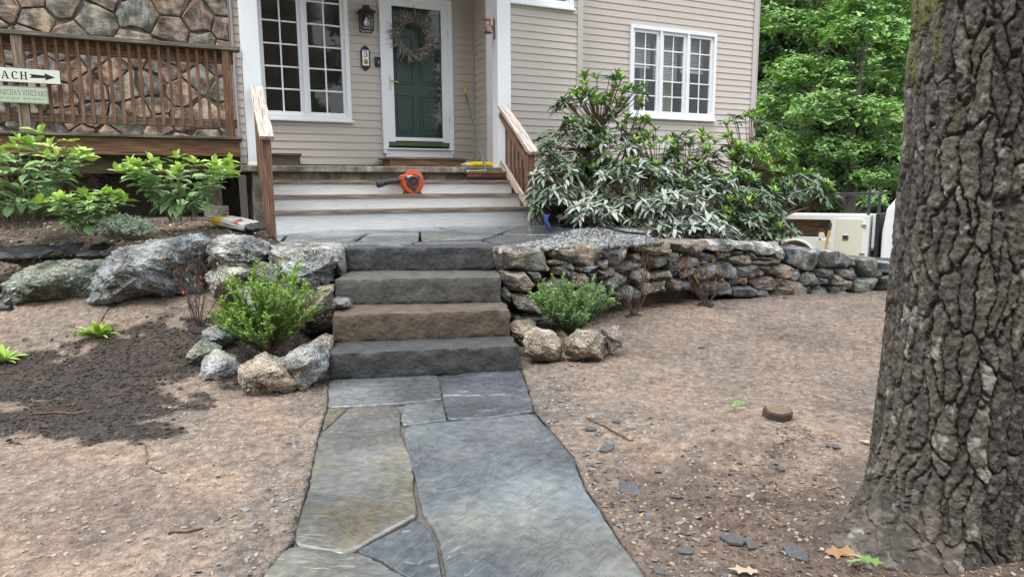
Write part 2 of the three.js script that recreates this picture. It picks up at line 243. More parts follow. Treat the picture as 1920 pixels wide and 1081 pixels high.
// ---------------------------------------------------------------- ground
const pathL = [[-0.6, -0.6], [-0.785, -1.77], [-0.83, -2.05], [-0.82, -2.2], [-0.8, -2.27], [-0.833, -2.435], [-0.881, -2.717], [-1.018, -3.365], [-1.098, -3.83], [-1.247, -4.39], [-1.26, -4.7]], pathR = [[0.7, -0.6], [0.474, -1.744], [0.434, -1.994], [0.37, -2.335], [0.306, -2.676], [0.284, -3.042], [0.116, -3.72], [0.094, -4.156], [0.053, -4.7]];
const alongZ = (line, z) => { for (let i = 0; i < line.length - 1; i++) if (z <= line[i][1] && z >= line[i + 1][1]) return lerp(line[i][0], line[i + 1][0], (line[i][1] - z) / (line[i][1] - line[i + 1][1])); return z > line[0][1] ? line[0][0] : line[line.length - 1][0]; };
function groundY(x, z, fine = true) {
  const L = sstep(-1.15, -2.0, x), Rr = sstep(0.15, 0.9, x);
  let y = L * (0.42 * sstep(-4.15, -5.75, z)) + Rr * 0.15 * sstep(-4.6, -6.4, z);
  y -= 1.0 * sstep(-8.6, -12.5, z) * sstep(3.2, 5.5, x);
  y += 0.05 * L * sstep(0.75, 0.1, Math.hypot((x + 2.25) / 1.5, (z + 4.35) / 0.8));                       // heap of dark loam
  y += 0.05 * sstep(1, 0, Math.hypot((x - 1.2) / 0.9, (z + 3.3) / 0.5));
  if (fine) {
    const onPath = sstep(0.0, 0.05, Math.max(alongZ(pathL, z) - x, x - alongZ(pathR, z))), near = z > -9.5 && Math.abs(x) < 7 ? 1 : 0;
    y += near * onPath * (0.05 * fbm(x * 1.1, z * 1.1, 3, 3) + 0.024 * fbm(x * 5, z * 6, 5, 3) + 0.009 * fbm(x * 19, z * 23, 5, 3) + Rr * 0.012 * fbm((x + 0.5 * z) * 2.2, (z - 0.25 * x + 0.1 * x * x) * 17, 8, 3)) - 0.012 * near;
    if (!onPath && z > -4.7) y -= 0.05;
  }
  return y;
}
const grade = (a, b, n) => Array.from({ length: n }, (_, i) => a + (b - a) * i / n);
const loam = (x, z) => { // the dark loam spread on the left: outline with its own ragged edge
  const n = 0.8 * fbm(x * 2.1, z * 2.6, 8, 4) + 0.9 * fbm(x * 7, z * 9, 3, 4);
  const d = Math.min(Math.hypot((x + 2.35) / 1.05, (z + 4.7) / 0.62), Math.hypot((x + 3.2) / 1.35, (z + 4.3) / 0.55), Math.hypot((x + 2.45) / 0.6, (z + 3.8) / 0.5), Math.hypot((x + 2.05) / 0.25, (z + 3.42) / 0.2), Math.hypot((x + 2.75) / 0.4, (z + 3.62) / 0.1), Math.hypot((x + 1.6) / 0.3, (z + 4.9) / 0.5)) + n;
  return (1 - sstep(0.72, 1.08, d)) * (0.86 + 0.3 * fbm(x * 9, z * 11, 4, 3));
};
{
  const xs = [...grade(-220, -40, 6), ...grade(-40, -8, 8), ...grade(-8, -4.6, 40), ...grade(-4.6, 4.6, 420), ...grade(4.6, 9, 40), ...grade(9, 40, 10), ...grade(40, 221, 7)];
  const zs = [...grade(60, 4, 8), ...grade(4, -0.8, 24), ...grade(-0.8, -6.2, 270), ...grade(-6.2, -9.6, 90), ...grade(-9.6, -16, 24), ...grade(-16, -60, 10), ...grade(-60, -221, 6)];
  const pos = [], col = [], uv = [], idx = [];
  for (const z of zs) for (const x of xs) {
    pos.push(x, groundY(x, z), z); uv.push(x / 2.6, z / 2.6);
    const m = loam(x, z), patch = fbm(x * 0.8 + 4, z * 0.9, 6, 4), fleck = fbm(x * 5, z * 6, 2, 3);
    const wet = sstep(0.0, 0.3, fbm(x * 1.6, z * 2.2, 21, 4) + (x > 0.3 ? -0.06 : 0.06)); let r = (0.345 + patch * 0.14) * (1 - 0.24 * wet), g = (0.28 + patch * 0.1) * (1 - 0.25 * wet), b = (0.23 + patch * 0.07) * (1 - 0.24 * wet);
    const damp = clamp(sstep(-3.3, -2.2, z + fleck * 0.9 + patch * 0.8) * sstep(0.1, 0.5, x) * 0.85);        // dark humus under the oak, by the walk
    r = lerp(r, 0.125, damp); g = lerp(g, 0.095, damp); b = lerp(b, 0.08, damp);
    const grit = sstep(0.4, 0.0, Math.max(alongZ(pathL, z) - x, x - alongZ(pathR, z)) + fleck * 0.5) * sstep(-4.8, -4.3, z) * 0.5;  // slate grit trodden along the walk
    r = lerp(r, 0.19, grit); g = lerp(g, 0.17, grit); b = lerp(b, 0.16, grit);
    r = lerp(r, 0.028, m); g = lerp(g, 0.021, m); b = lerp(b, 0.018, m);
    if (z < -9.5 || z > 4 || Math.abs(x) > 7) { r = 0.1; g = 0.09; b = 0.06; }
    col.push(r, g, b);
  }
  for (let j = 0; j < zs.length - 1; j++) for (let i = 0; i < xs.length - 1; i++) { const a = j * xs.length + i, b = a + xs.length; idx.push(a, a + 1, b, a + 1, b + 1, b); }
  const g = new THREE.BufferGeometry(); g.setAttribute('position', new THREE.Float32BufferAttribute(pos, 3)); g.setAttribute('uv', new THREE.Float32BufferAttribute(uv, 2)); g.setAttribute('color', new THREE.Float32BufferAttribute(col, 3)); g.setIndex(idx); g.computeVertexNormals();
  M.soil = std({ color: lin(1.25, 1.25, 1.25), vertexColors: true, map: T.soil, bumpMap: T.soilB, bumpScale: 0.022, roughness: 0.95 });
  structure('ground', g, M.soil);
}

// ---------------------------------------------------------------- raised terrace: soil behind the walls
const front = [[-500, 5.9, 0.66], [0, 5.9, 0.66], [170, 5.9, 0.68], [230, 5.9, 0.84], [390, 5.8, 0.85], [520, 5.75, 0.8], [640, 6.0, 0.74], [925, 6.0, 0.74], [960, 5.78, 0.755], [1100, 6.05, 0.745], [1200, 6.45, 0.72], [1300, 6.85, 0.7], [1450, 7.3, 0.58], [1660, 7.6, 0.43], [2000, 7.75, 0.35]];
const frontAt = (px, k) => { for (let i = 0; i < front.length - 1; i++) if (px <= front[i + 1][0]) return lerp(front[i][k], front[i + 1][k], clamp((px - front[i][0]) / (front[i + 1][0] - front[i][0]))); return front[front.length - 1][k]; };
const planAt = (px, depth) => { const p = atZ(px, 470, depth); return V(p.x, 0, p.z); };
const terraceFront = (px) => planAt(px, frontAt(px, 1));
const houseLine = (p, w) => { const s = p.clone().sub(HO).dot(HN); return p.clone().addScaledVector(HN, w - s); };
function terraceY(px, t) { if (px > 1400) { const k = sstep(1400, 1500, px); return lerp(lerp(frontAt(px, 2), 0.7, sstep(0, 0.75, t)), frontAt(px, 2) - 1.5 * sstep(0.1, 0.8, t), k); } const h0 = frontAt(px, 2), h1 = px < 430 ? 1.0 : lerp(1.0, px < 1050 ? 0.84 : 0.7, sstep(430, 560, px)); return lerp(h0, h1, sstep(0, 0.75, t)) ; }
{
  const pos = [], uv = [], col = [], idx = [], pxs = grade(-500, 2001, 250), ts = [-0.001, ...grade(0, 1.0001, 60)];
  for (const t of ts) for (const px of pxs) {
    const a = terraceFront(px), b = px < 1420 ? houseLine(a, 0.02) : a.clone().add(V(1.2, 0, -4)), p = a.clone().lerp(b, Math.max(t, 0));
    const y = t < 0 ? -0.25 : terraceY(px, t) + 0.03 * fbm(p.x * 3, p.z * 3, 1, 4) - (px > 500 && px < 1150 ? 0.04 : 0);
    pos.push(p.x, y, p.z); uv.push((t < 0 ? p.x + 1 : p.x) / 2.6, (p.z + (t < 0 ? 1 : 0)) / 2.6);
    const f = fbm(p.x * 2, p.z * 2, 7, 4), k = sstep(-0.1, 0.2, f + (px < 420 ? 0.05 : -0.25)); col.push(lerp(0.14, 0.3, k), lerp(0.115, 0.24, k), lerp(0.1, 0.19, k));
  }
  const w = pxs.length; for (let j = 0; j < ts.length - 1; j++) for (let i = 0; i < w - 1; i++) { const a = j * w + i, b = a + w; idx.push(a, a + 1, b, a + 1, b + 1, b); }
  const g = new THREE.BufferGeometry(); g.setAttribute('position', new THREE.Float32BufferAttribute(pos, 3)); g.setAttribute('uv', new THREE.Float32BufferAttribute(uv, 2)); g.setAttribute('color', new THREE.Float32BufferAttribute(col, 3)); g.setIndex(idx); g.computeVertexNormals();
  structure('terrace_soil', g, M.soil);
}

// ---------------------------------------------------------------- flagstones
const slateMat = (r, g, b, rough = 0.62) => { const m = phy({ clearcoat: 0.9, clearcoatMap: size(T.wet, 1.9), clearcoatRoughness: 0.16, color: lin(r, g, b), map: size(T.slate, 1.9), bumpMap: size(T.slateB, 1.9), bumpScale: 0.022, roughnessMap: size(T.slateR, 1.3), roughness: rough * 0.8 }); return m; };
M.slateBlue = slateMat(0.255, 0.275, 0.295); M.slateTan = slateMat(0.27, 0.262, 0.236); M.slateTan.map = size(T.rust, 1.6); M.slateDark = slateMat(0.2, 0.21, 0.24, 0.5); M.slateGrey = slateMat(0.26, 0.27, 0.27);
function slab(poly, top, thick, seed, amp = 0.006, na = 150, nr = 26) {   // plan outline [x, z] -> a cleft slab, its outline a little chipped; origin at its centre
  const c = [0, 0]; poly.forEach((p) => { c[0] += p[0] / poly.length; c[1] += p[1] / poly.length; });
  const rad = outlineRadius(poly.map((p) => [p[0] - c[0], p[1] - c[1]]), na), pos = [], uv = [], idx = [], R = rng(seed), ang = R() * 0.6 - 0.3 + (seed % 2 ? 0 : 1.2), ou = R() * 5;
  const push = (x, y, z) => { pos.push(x, y, z); const X = x + c[0], Z = z + c[1]; uv.push(X * Math.cos(ang) - Z * Math.sin(ang) + ou, X * Math.sin(ang) + Z * Math.cos(ang) + ou); };
  for (let j = 0; j <= nr + 2; j++) for (let k = 0; k < na; k++) {
    const a = k / na * 6.28318, chip = 0.008 * n3(Math.cos(a) * 9 * rad[k] + seed, Math.sin(a) * 9 * rad[k], seed) + 0.004 * n3(Math.cos(a) * 30 * rad[k], Math.sin(a) * 30 * rad[k], seed);
    const t = Math.min(1, j / nr), r = (rad[k] + chip) * Math.sqrt(t) , x = r * Math.cos(a), z = r * Math.sin(a);
    const q = fbm((x + c[0]) * 1.5 + seed, (z + c[1]) * 3, 2, 4) * 4, fl = Math.floor(q), y = top(x + c[0], z + c[1]) + amp * (fl + sstep(0.8, 1, q - fl)) * 0.5 + 0.002 * n3(x * 25, z * 25, 1);
    if (j <= nr) push(x, y - (j === nr ? 0.004 : 0), z); else push(x * 1.0 + (j === nr + 1 ? 0.003 : 0) * Math.cos(a), y - (j === nr + 1 ? 0.012 : thick), z + (j === nr + 1 ? 0.003 : 0) * Math.sin(a));
  }
  for (let j = 0; j < nr + 2; j++) for (let k = 0; k < na; k++) { const a = j * na + k, b = j * na + (k + 1) % na; idx.push(a, b, a + na, b, b + na, a + na); }
  const g = new THREE.BufferGeometry(); g.setAttribute('position', new THREE.Float32BufferAttribute(pos, 3)); g.setAttribute('uv', new THREE.Float32BufferAttribute(uv, 2)); g.setIndex(idx); g.computeVertexNormals();
  const n = g.attributes.normal; if (n.getY(Math.floor(na * 3)) < 0) { g.setIndex(idx.reverse()); g.computeVertexNormals(); }
  return [g, c];
}
{
  const walk = structure('walkway');
  const zoom = (L) => { const r = []; for (let i = 0; i < L.length; i += 2) r.push([480 + L[i] / 2.526, 680 + L[i + 1] / 2.526]); return r; };
  const stones = [
    [[345, 80, 600, 70, 863, 58, 880, 168, 690, 188, 440, 202, 343, 203, 340, 150], 'slateGrey', 3],
    [[872, 58, 1250, 20, 1285, 120, 1312, 224, 1080, 258, 907, 263, 888, 168], 'slateDark', 4],
    [[702, 195, 880, 174, 902, 266, 697, 292, 684, 268], 'slateGrey', 5],
    [[345, 209, 432, 209, 382, 258, 312, 318, 325, 260], 'slateTan', 6],
    [[442, 209, 690, 201, 676, 275, 686, 345, 735, 452, 745, 600, 764, 718, 640, 782, 540, 836, 462, 882, 428, 897, 178, 858, 205, 740, 250, 590, 302, 335, 390, 262], 'slateTan', 7],
    [[699, 300, 905, 272, 1080, 264, 1314, 232, 1500, 440, 1562, 600, 1690, 790, 1860, 1040, 2010, 1280, 940, 1290, 905, 1040, 882, 890, 832, 758, 786, 706, 760, 560, 708, 400], 'slateBlue', 8],
    [[472, 889, 768, 742, 826, 802, 856, 880, 876, 1013, 898, 1180, 860, 1200, 725, 1012, 600, 938], 'slateBlue', 10],
    [[176, 868, 430, 905, 464, 894, 596, 945, 716, 1018, 850, 1210, 850, 1260, -60, 1270, 35, 1010, 120, 890], 'slateGrey', 9],
  ];
  for (const [L, mat, seed] of stones) {
    const poly = zoom(L).map(([x, y]) => { const p = onY(x, y, 0); return [p.x, p.z]; });
    const [g, c] = slab(poly, () => 0, 0.06, seed, seed === 4 ? 0.012 : 0.005);
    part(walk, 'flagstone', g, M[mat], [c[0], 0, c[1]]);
  }
  // bed of grit under the joints
  const bed = []; const NB = 40; for (let i = 0; i <= NB; i++) { const z = lerp(-0.9, -4.68, i / NB); bed.push([alongZ(pathL, z) - 0.02, z]); } for (let i = NB; i >= 0; i--) { const z = lerp(-0.9, -4.68, i / NB); bed.push([alongZ(pathR, z) + 0.02, z]); }
  const bg = prism(bed.map(([x, z]) => [x, -z]), 0.02); bg.rotateX(-Math.PI / 2); part(walk, 'joint_grit', muv(bg), std({ color: lin(0.13, 0.115, 0.1), bumpMap: size(T.soilB, 1.3), bumpScale: 0.01, roughness: 1 }), [0, -0.042, 0]);
  // thin black edging strip along both sides
  for (const [line, off] of [[pathL, -0.007], [pathR, 0.007]]) { const gs = []; for (let i = 1; i < line.length - 1; i++) gs.push(bar(V(line[i][0] + off, -0.044, line[i][1]), V(line[i + 1][0] + off, -0.044 + 0.006 * Math.sin(i * 2.7), line[i + 1][1]), 0.005, 0.07, 0.001)); part(walk, 'edging_strip', merge(gs), M.black); }
}
const terraceTop = (x, z) => lerp(0.785, 0.862, sstep(-6.0, -7.6, z));
{
  const patio = structure('terrace_paving');
  const hull = [[528, 460], [640, 461.5], [925, 460.5], [990, 447], [1150, 431], [1010, 423], [505, 430]].map(([x, y]) => { const h = y > 455 ? 0.79 : y > 440 ? 0.815 : 0.858, p = onY(x, y, h); return [p.x, p.z]; });
  const cx = hull.reduce((a, p) => a + p[0], 0) / hull.length, cz = hull.reduce((a, p) => a + p[1], 0) / hull.length;
  hull.sort((a, b) => Math.atan2(a[1] - cz, a[0] - cx) - Math.atan2(b[1] - cz, b[0] - cx));
  const R = rng(77), pts = []; for (let tries = 0; tries < 900 && pts.length < 26; tries++) { const p = [lerp(-2.9, 0.9, R()), lerp(-5.9, -9, R())]; if (pts.every((q) => Math.hypot(p[0] - q[0], p[1] - q[1]) > 0.55)) pts.push(p); }
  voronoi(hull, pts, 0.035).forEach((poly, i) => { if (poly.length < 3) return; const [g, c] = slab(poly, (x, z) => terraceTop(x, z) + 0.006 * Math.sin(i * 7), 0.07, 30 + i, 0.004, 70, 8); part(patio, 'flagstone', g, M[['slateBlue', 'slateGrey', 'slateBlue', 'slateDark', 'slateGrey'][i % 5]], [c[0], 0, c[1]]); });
}
{ // grey crushed stone between the paving and the wall
  const g = polyRock([[1, 0.1], [0.3, 0.8], [-0.6, 0.7], [-1, -0.2], [-0.4, -0.8], [0.6, -0.7]], 1.2, { seed: 4, na: 7, nl: 5, amp: 0.1 }), poly = [[935, 461], [1245, 447], [1170, 430], [1100, 433], [985, 449]].map(([x, y]) => { const p = onY(x, y, 0.81); return [p.x, p.z]; });
  const R = rng(5), list = [], inside = (x, z) => { let s = false; for (let i = 0, j = poly.length - 1; i < poly.length; j = i++) { const [xi, zi] = poly[i], [xj, zj] = poly[j]; if (zi > z !== zj > z && x < (xj - xi) * (z - zi) / (zj - zi) + xi) s = !s; } return s; };
  const bx = [Math.min(...poly.map((p) => p[0])), Math.max(...poly.map((p) => p[0]))], bz = [Math.min(...poly.map((p) => p[1])), Math.max(...poly.map((p) => p[1]))];
  while (list.length < 5200) { const x = lerp(...bx, R()), z = lerp(...bz, R()); if (!inside(x, z)) { if (R() < 0.001) list.push(null); continue; } list.push([x, z]); }
  const good = list.filter(Boolean), im = new THREE.InstancedMesh(g, std({ color: lin(0.22, 0.22, 0.215), roughness: 0.85 }), good.length), d = new THREE.Object3D(), c = new THREE.Color();
  good.forEach(([x, z], i) => { d.position.set(x, terraceTop(x, z) - 0.035 + R() * 0.022, z); d.rotation.set(R() * 6, R() * 6, R() * 6); d.scale.setScalar(0.011 + R() * 0.017); d.updateMatrix(); im.setMatrixAt(i, d.matrix); const k = 0.35 + R() * 1.5; im.setColorAt(i, c.setRGB(k, k * 0.99, k * 0.97)); });
  im.name = 'crushed_stone'; shade(im); scene.add(im); tag(im, 'grey crushed stone strip between slate paving and stone wall', 'gravel', null, 'stuff');
}

// ---------------------------------------------------------------- granite steps
function block(w, h, d, seed, faceAmp) {
  let g = new THREE.BoxGeometry(w, h, d, Math.round(w / 0.018), Math.round(h / 0.018), Math.round(d / 0.022)); g.deleteAttribute('normal'); g.deleteAttribute('uv'); g = mergeVertices(g, 1e-4);
  const p = g.attributes.position, q = V();
  for (let i = 0; i < p.count; i++) {
    q.fromBufferAttribute(p, i); const fx = Math.abs(q.x) / (w / 2), fy = Math.abs(q.y) / (h / 2), fz = Math.abs(q.z) / (d / 2);
    const edge = (a, b) => Math.max(0, Math.min((a), (b)) - 0.0), X = sstep(1 - 0.03 / w * 2, 1, fx), Y = sstep(1 - 0.03 / h * 2, 1, fy), Z = sstep(1 - 0.03 / d * 2, 1, fz), e = Math.max(X * Y, Y * Z, X * Z);
    const n = fbm(q.x * 6 + seed, q.y * 8, q.z * 6, 4), chip = Math.max(0, fbm(q.x * 7 + seed * 3, q.y * 9 + 4, q.z * 7, 3) + 0.1);
    if (fz > 0.999) q.z += Math.sign(q.z) * n * faceAmp * 1.6;
    if (fx > 0.999) q.x += Math.sign(q.x) * n * 0.03;
    if (fy > 0.999) q.y += Math.sign(q.y) * n * 0.008;
    const pull = e * (0.004 + chip * 0.018); q.x -= Math.sign(q.x) * pull * X; q.y -= Math.sign(q.y) * pull * Y * 0.8; q.z -= Math.sign(q.z) * pull * Z;
    p.setXYZ(i, q.x, q.y, q.z);
  }
  g = toCreasedNormals(g, 0.85); return muv(g, 0, seed);
}
{
  const rows = [ // pixel ends of the front top edge, height of the top, colour, label
    [[615, 663], [973, 647.4], 0.178, 0.2, [0.07, 0.07, 0.073], 'black rough faced granite step lying on the slate walk, lowest of four', 0.016],
    [[620.6, 591], [956.7, 580], 0.38, 0.205, [0.15, 0.112, 0.082], 'rusty brown granite step, second up from the slate walk', 0.008],
    [[626, 523.6], [938.5, 519], 0.585, 0.205, [0.125, 0.122, 0.112], 'olive grey granite step with pale top, under the topmost one', 0.008],
    [[640, 464.5], [929, 463], 0.785, 0.2, [0.072, 0.074, 0.08], 'charcoal split faced granite step, topmost of four', 0.018],
  ];
  rows.forEach(([a, b, y, h, c, label, fa], i) => {
    const A = onY(...a, y), B = onY(...b, y), w = A.distanceTo(B), turn = -Math.atan2(B.z - A.z, B.x - A.x), mid = A.clone().add(B).multiplyScalar(0.5), d = i === 3 ? 0.42 : 0.62, bk = V(-Math.sin(turn), 0, -Math.cos(turn));
    single('granite_step', block(w, h, d, i * 3 + 2, fa), graniteMat(...c), label, 'step', 'granite garden steps', mid.clone().addScaledVector(bk, d / 2).setY(y - h / 2), [0, turn, 0]);
  });
}

// ---------------------------------------------------------------- stone retaining wall on the right
const wallZ = (px) => frontAt(Math.max(px, 960), 1) - 0.12;
const wallPlane = (px, py) => { const a = planAt(px - 25, wallZ(px - 25)), b = planAt(px + 25, wallZ(px + 25)), t = b.sub(a).normalize(), n = V(-t.z, 0, t.x); if (n.z < 0) n.negate(); return [atZ(px, py, wallZ(px)), n]; };
{
  const wall = thing('stone_wall', 'dry laid fieldstone retaining wall curving from the granite steps past the dirt yard', 'wall', planAt(1250, wallZ(1250)));
  const z1 = (L) => L.map((v, i) => (i % 2 ? 420 : 900) + v / 3.862), z2 = (L) => L.map((v, i) => (i % 2 ? 400 : 1200) + v / 4);
  const S = [
    [z1([115, 165, 460, 162, 470, 330, 150, 335, 108, 200]), 'B'], [z1([465, 165, 600, 175, 700, 138, 830, 165, 838, 230, 760, 292, 690, 302, 540, 262, 468, 215]), 'T'], [z1([478, 268, 530, 252, 595, 270, 582, 308, 490, 295]), 'B'], [z1([812, 168, 878, 172, 885, 252, 818, 252]), 'D'],
    [z1([882, 152, 950, 143, 1062, 163, 1045, 262, 962, 307, 890, 307, 876, 220]), 'G'], [z1([1066, 180, 1180, 138, 1292, 118, 1307, 217, 1250, 228, 1158, 202]), 'T'],
    [z1([583, 300, 630, 283, 670, 330, 620, 352, 583, 335]), 'G'], [z1([698, 300, 770, 273, 828, 310, 792, 335, 718, 335]), 'G'], [z1([820, 253, 893, 253, 892, 302, 835, 315, 808, 287]), 'P'],
    [z1([150, 340, 300, 338, 372, 430, 332, 482, 198, 482, 158, 400]), 'B'], [z1([308, 338, 425, 338, 435, 425, 380, 430]), 'D'], [z1([128, 482, 180, 458, 222, 500, 212, 574, 138, 562]), 'D'], [z1([228, 502, 290, 488, 402, 590, 425, 645, 250, 605, 222, 560]), 'B'],
    [z1([232, 652, 330, 638, 502, 660, 525, 705, 258, 710]), 'D'], [z1([638, 350, 720, 333, 768, 375, 742, 444, 648, 448]), 'B'], [z1([798, 335, 900, 308, 921, 355, 862, 393, 808, 414]), 'B'],
    [z1([868, 390, 960, 333, 1048, 370, 1054, 402, 960, 464, 888, 484, 856, 430]), 'G'], [z1([1048, 328, 1150, 312, 1214, 350, 1194, 424, 1100, 434, 1046, 380]), 'B'], [z1([1006, 282, 1060, 263, 1124, 280, 1114, 324, 1020, 344, 996, 312]), 'D'],
    [z1([1058, 223, 1120, 203, 1134, 252, 1058, 273]), 'B'], [z1([1216, 235, 1312, 220, 1318, 272, 1260, 324, 1211, 282]), 'G'], [z1([1238, 350, 1340, 323, 1374, 350, 1369, 394, 1250, 404, 1211, 382]), 'T'],
    [z1([1118, 420, 1290, 403, 1309, 450, 1284, 504, 1128, 504, 1106, 460]), 'B'], [z1([1306, 400, 1420, 388, 1514, 440, 1504, 474, 1330, 494, 1296, 450]), 'B'], [z1([876, 500, 1000, 438, 1094, 440, 1104, 504, 1064, 566, 896, 576]), 'D'],
    [z1([498, 310, 560, 298, 614, 345, 604, 374, 518, 354]), 'B'], [z1([600, 345, 648, 338, 645, 400, 600, 395]), 'D'], [z1([440, 430, 640, 355, 642, 470, 470, 500]), 'G'], [z1([420, 505, 650, 455, 860, 500, 860, 650, 500, 655]), 'D'], [z1([745, 440, 860, 410, 880, 490, 760, 495]), 'G'], [z1([755, 345, 800, 350, 805, 425, 765, 430]), 'D'], [z1([660, 305, 700, 310, 715, 335, 670, 330]), 'B'], [z1([920, 310, 1000, 305, 1010, 345, 930, 335]), 'D'], [z1([1160, 205, 1215, 225, 1212, 290, 1150, 300, 1130, 260]), 'B'], [z1([1100, 440, 1110, 500, 1080, 560, 1065, 520]), 'D'],
    [z2([148, 202, 300, 192, 422, 195, 434, 230, 362, 284, 200, 288, 148, 262]), 'B'], [z2([436, 202, 620, 193, 782, 213, 794, 272, 640, 278, 448, 264]), 'P'], [z2([790, 213, 920, 212, 1072, 243, 1083, 302, 1042, 334, 850, 314, 795, 270]), 'P'],
    [z2([1082, 258, 1180, 243, 1324, 278, 1337, 392, 1292, 434, 1190, 419, 1086, 367]), 'G'], [z2([1338, 273, 1440, 273, 1594, 333, 1599, 392, 1348, 409]), 'P'], [z2([1606, 340, 1680, 323, 1754, 333, 1769, 432, 1700, 484, 1616, 442]), 'N'], [z2([1762, 363, 1854, 358, 1900, 380, 1880, 444, 1788, 434]), 'P'],
    [z2([156, 293, 262, 288, 269, 332, 178, 354]), 'G'], [z2([298, 290, 430, 278, 524, 288, 534, 332, 420, 354, 318, 324]), 'D'], [z2([532, 290, 632, 278, 638, 312, 548, 338]), 'T'], [z2([638, 288, 742, 273, 754, 302, 680, 318]), 'G'], [z2([752, 283, 819, 288, 819, 339, 768, 327]), 'G'],
    [z2([588, 325, 700, 308, 774, 308, 774, 373, 650, 384, 576, 352]), 'T'], [z2([818, 323, 954, 323, 954, 342, 818, 342]), 'D'], [z2([776, 345, 1042, 338, 1054, 367, 940, 384, 776, 377]), 'T'], [z2([171, 390, 250, 328, 374, 323, 379, 372, 280, 424, 196, 429]), 'B'], [z2([372, 360, 474, 348, 474, 372, 376, 382]), 'G'],
    [z2([356, 400, 420, 372, 580, 348, 664, 400, 674, 472, 560, 494, 420, 499, 361, 452]), 'L'], [z2([638, 383, 824, 383, 839, 452, 780, 474, 678, 464]), 'D'], [z2([832, 408, 899, 413, 899, 452, 828, 459]), 'B'], [z2([828, 381, 924, 383, 924, 405, 838, 406]), 'D'],
    [z2([902, 400, 1050, 373, 1114, 410, 1109, 474, 1000, 484, 902, 443]), 'T'], [z2([1112, 420, 1160, 408, 1184, 450, 1130, 504, 1092, 482]), 'P'], [z2([1146, 490, 1220, 433, 1279, 440, 1299, 522, 1260, 564, 1178, 544]), 'N'], [z2([1286, 420, 1444, 408, 1454, 474, 1298, 474]), 'D'], [z2([1448, 413, 1562, 403, 1624, 462, 1590, 494, 1458, 464]), 'G'],
    [z2([1387, 465, 1480, 458, 1564, 490, 1569, 564, 1500, 574, 1398, 528]), 'T'], [z2([1298, 478, 1382, 468, 1399, 522, 1308, 524]), 'G'], [z2([1571, 490, 1720, 478, 1759, 500, 1759, 564, 1680, 589, 1578, 579]), 'N'], [z2([1758, 478, 1844, 458, 1900, 480, 1880, 574, 1768, 574]), 'N'], [z2([1698, 450, 1774, 418, 1804, 472, 1740, 494]), 'D'],
    [z2([796, 470, 960, 468, 984, 500, 974, 554, 818, 544, 786, 502]), 'K'], [z2([676, 480, 774, 473, 784, 524, 686, 519]), 'T'], [z2([978, 488, 1034, 478, 1034, 514, 986, 529]), 'G'], [z2([956, 570, 1060, 488, 1152, 508, 1204, 560, 1209, 630, 966, 630]), 'B'], [z2([1198, 548, 1243, 538, 1254, 588, 1203, 594]), 'D'],
    [z2([1211, 600, 1310, 533, 1384, 548, 1394, 630, 1226, 640]), 'G'], [z2([1388, 548, 1464, 538, 1469, 568, 1398, 584]), 'B'], [z2([1391, 590, 1500, 568, 1624, 600, 1624, 640, 1396, 640]), 'B'], [z2([631, 543, 800, 538, 944, 558, 959, 622, 800, 620, 636, 610]), 'D'], [z2([637, 483, 678, 488, 674, 528, 637, 524]), 'G'], [z2([1626, 590, 1760, 582, 1854, 583, 1900, 640, 1636, 640]), 'D'],
    [z2([240, 420, 350, 398, 364, 472, 258, 484]), 'B'], [z2([150, 498, 330, 488, 364, 560, 170, 574]), 'D'], [z2([16, 520, 140, 503, 154, 572, 16, 604]), 'B'], [z2([396, 505, 620, 498, 634, 590, 430, 610]), 'D'], [z2([1278, 513, 1324, 513, 1324, 554, 1283, 559]), 'K'], [z2([150, 360, 172, 370, 240, 430, 225, 480, 160, 420]), 'D'],
    [z2([770, 545, 980, 550, 975, 570, 800, 560]), 'D'], [z2([1150, 505, 1180, 545, 1200, 560, 1190, 530]), 'D'], [z2([1880, 380, 2010, 395, 2030, 470, 1890, 480]), 'G'], [z2([1900, 490, 2060, 480, 2060, 580, 1900, 590]), 'N'], [z2([1905, 592, 2080, 590, 2080, 650, 1900, 650]), 'D'],
  ];
  const key = { B: 'rockBrown', T: 'rockTan', D: 'rockDark', G: 'rockGrey', P: 'rockPale', N: 'rockGreen', L: 'rockBlue', K: 'rockPink' };
  S.forEach(([L, k], i) => { let x = 0, y = 0; for (let j = 0; j < L.length; j += 2) { x += L[j]; y += L[j + 1]; } x /= L.length / 2; y /= L.length / 2; const [P, n] = wallPlane(x, y); const top = y < 470; pixStone(wall, 'stone', L, P, n, top ? 0.34 : 0.26, M[key[k]], { seed: i + 100, amp: 0.05, cuts: 4, e: 0.25, fine: 0.05, crease: 0.5, grow: 1.03, sharp: true, na: 72, nl: 24 }); });
}

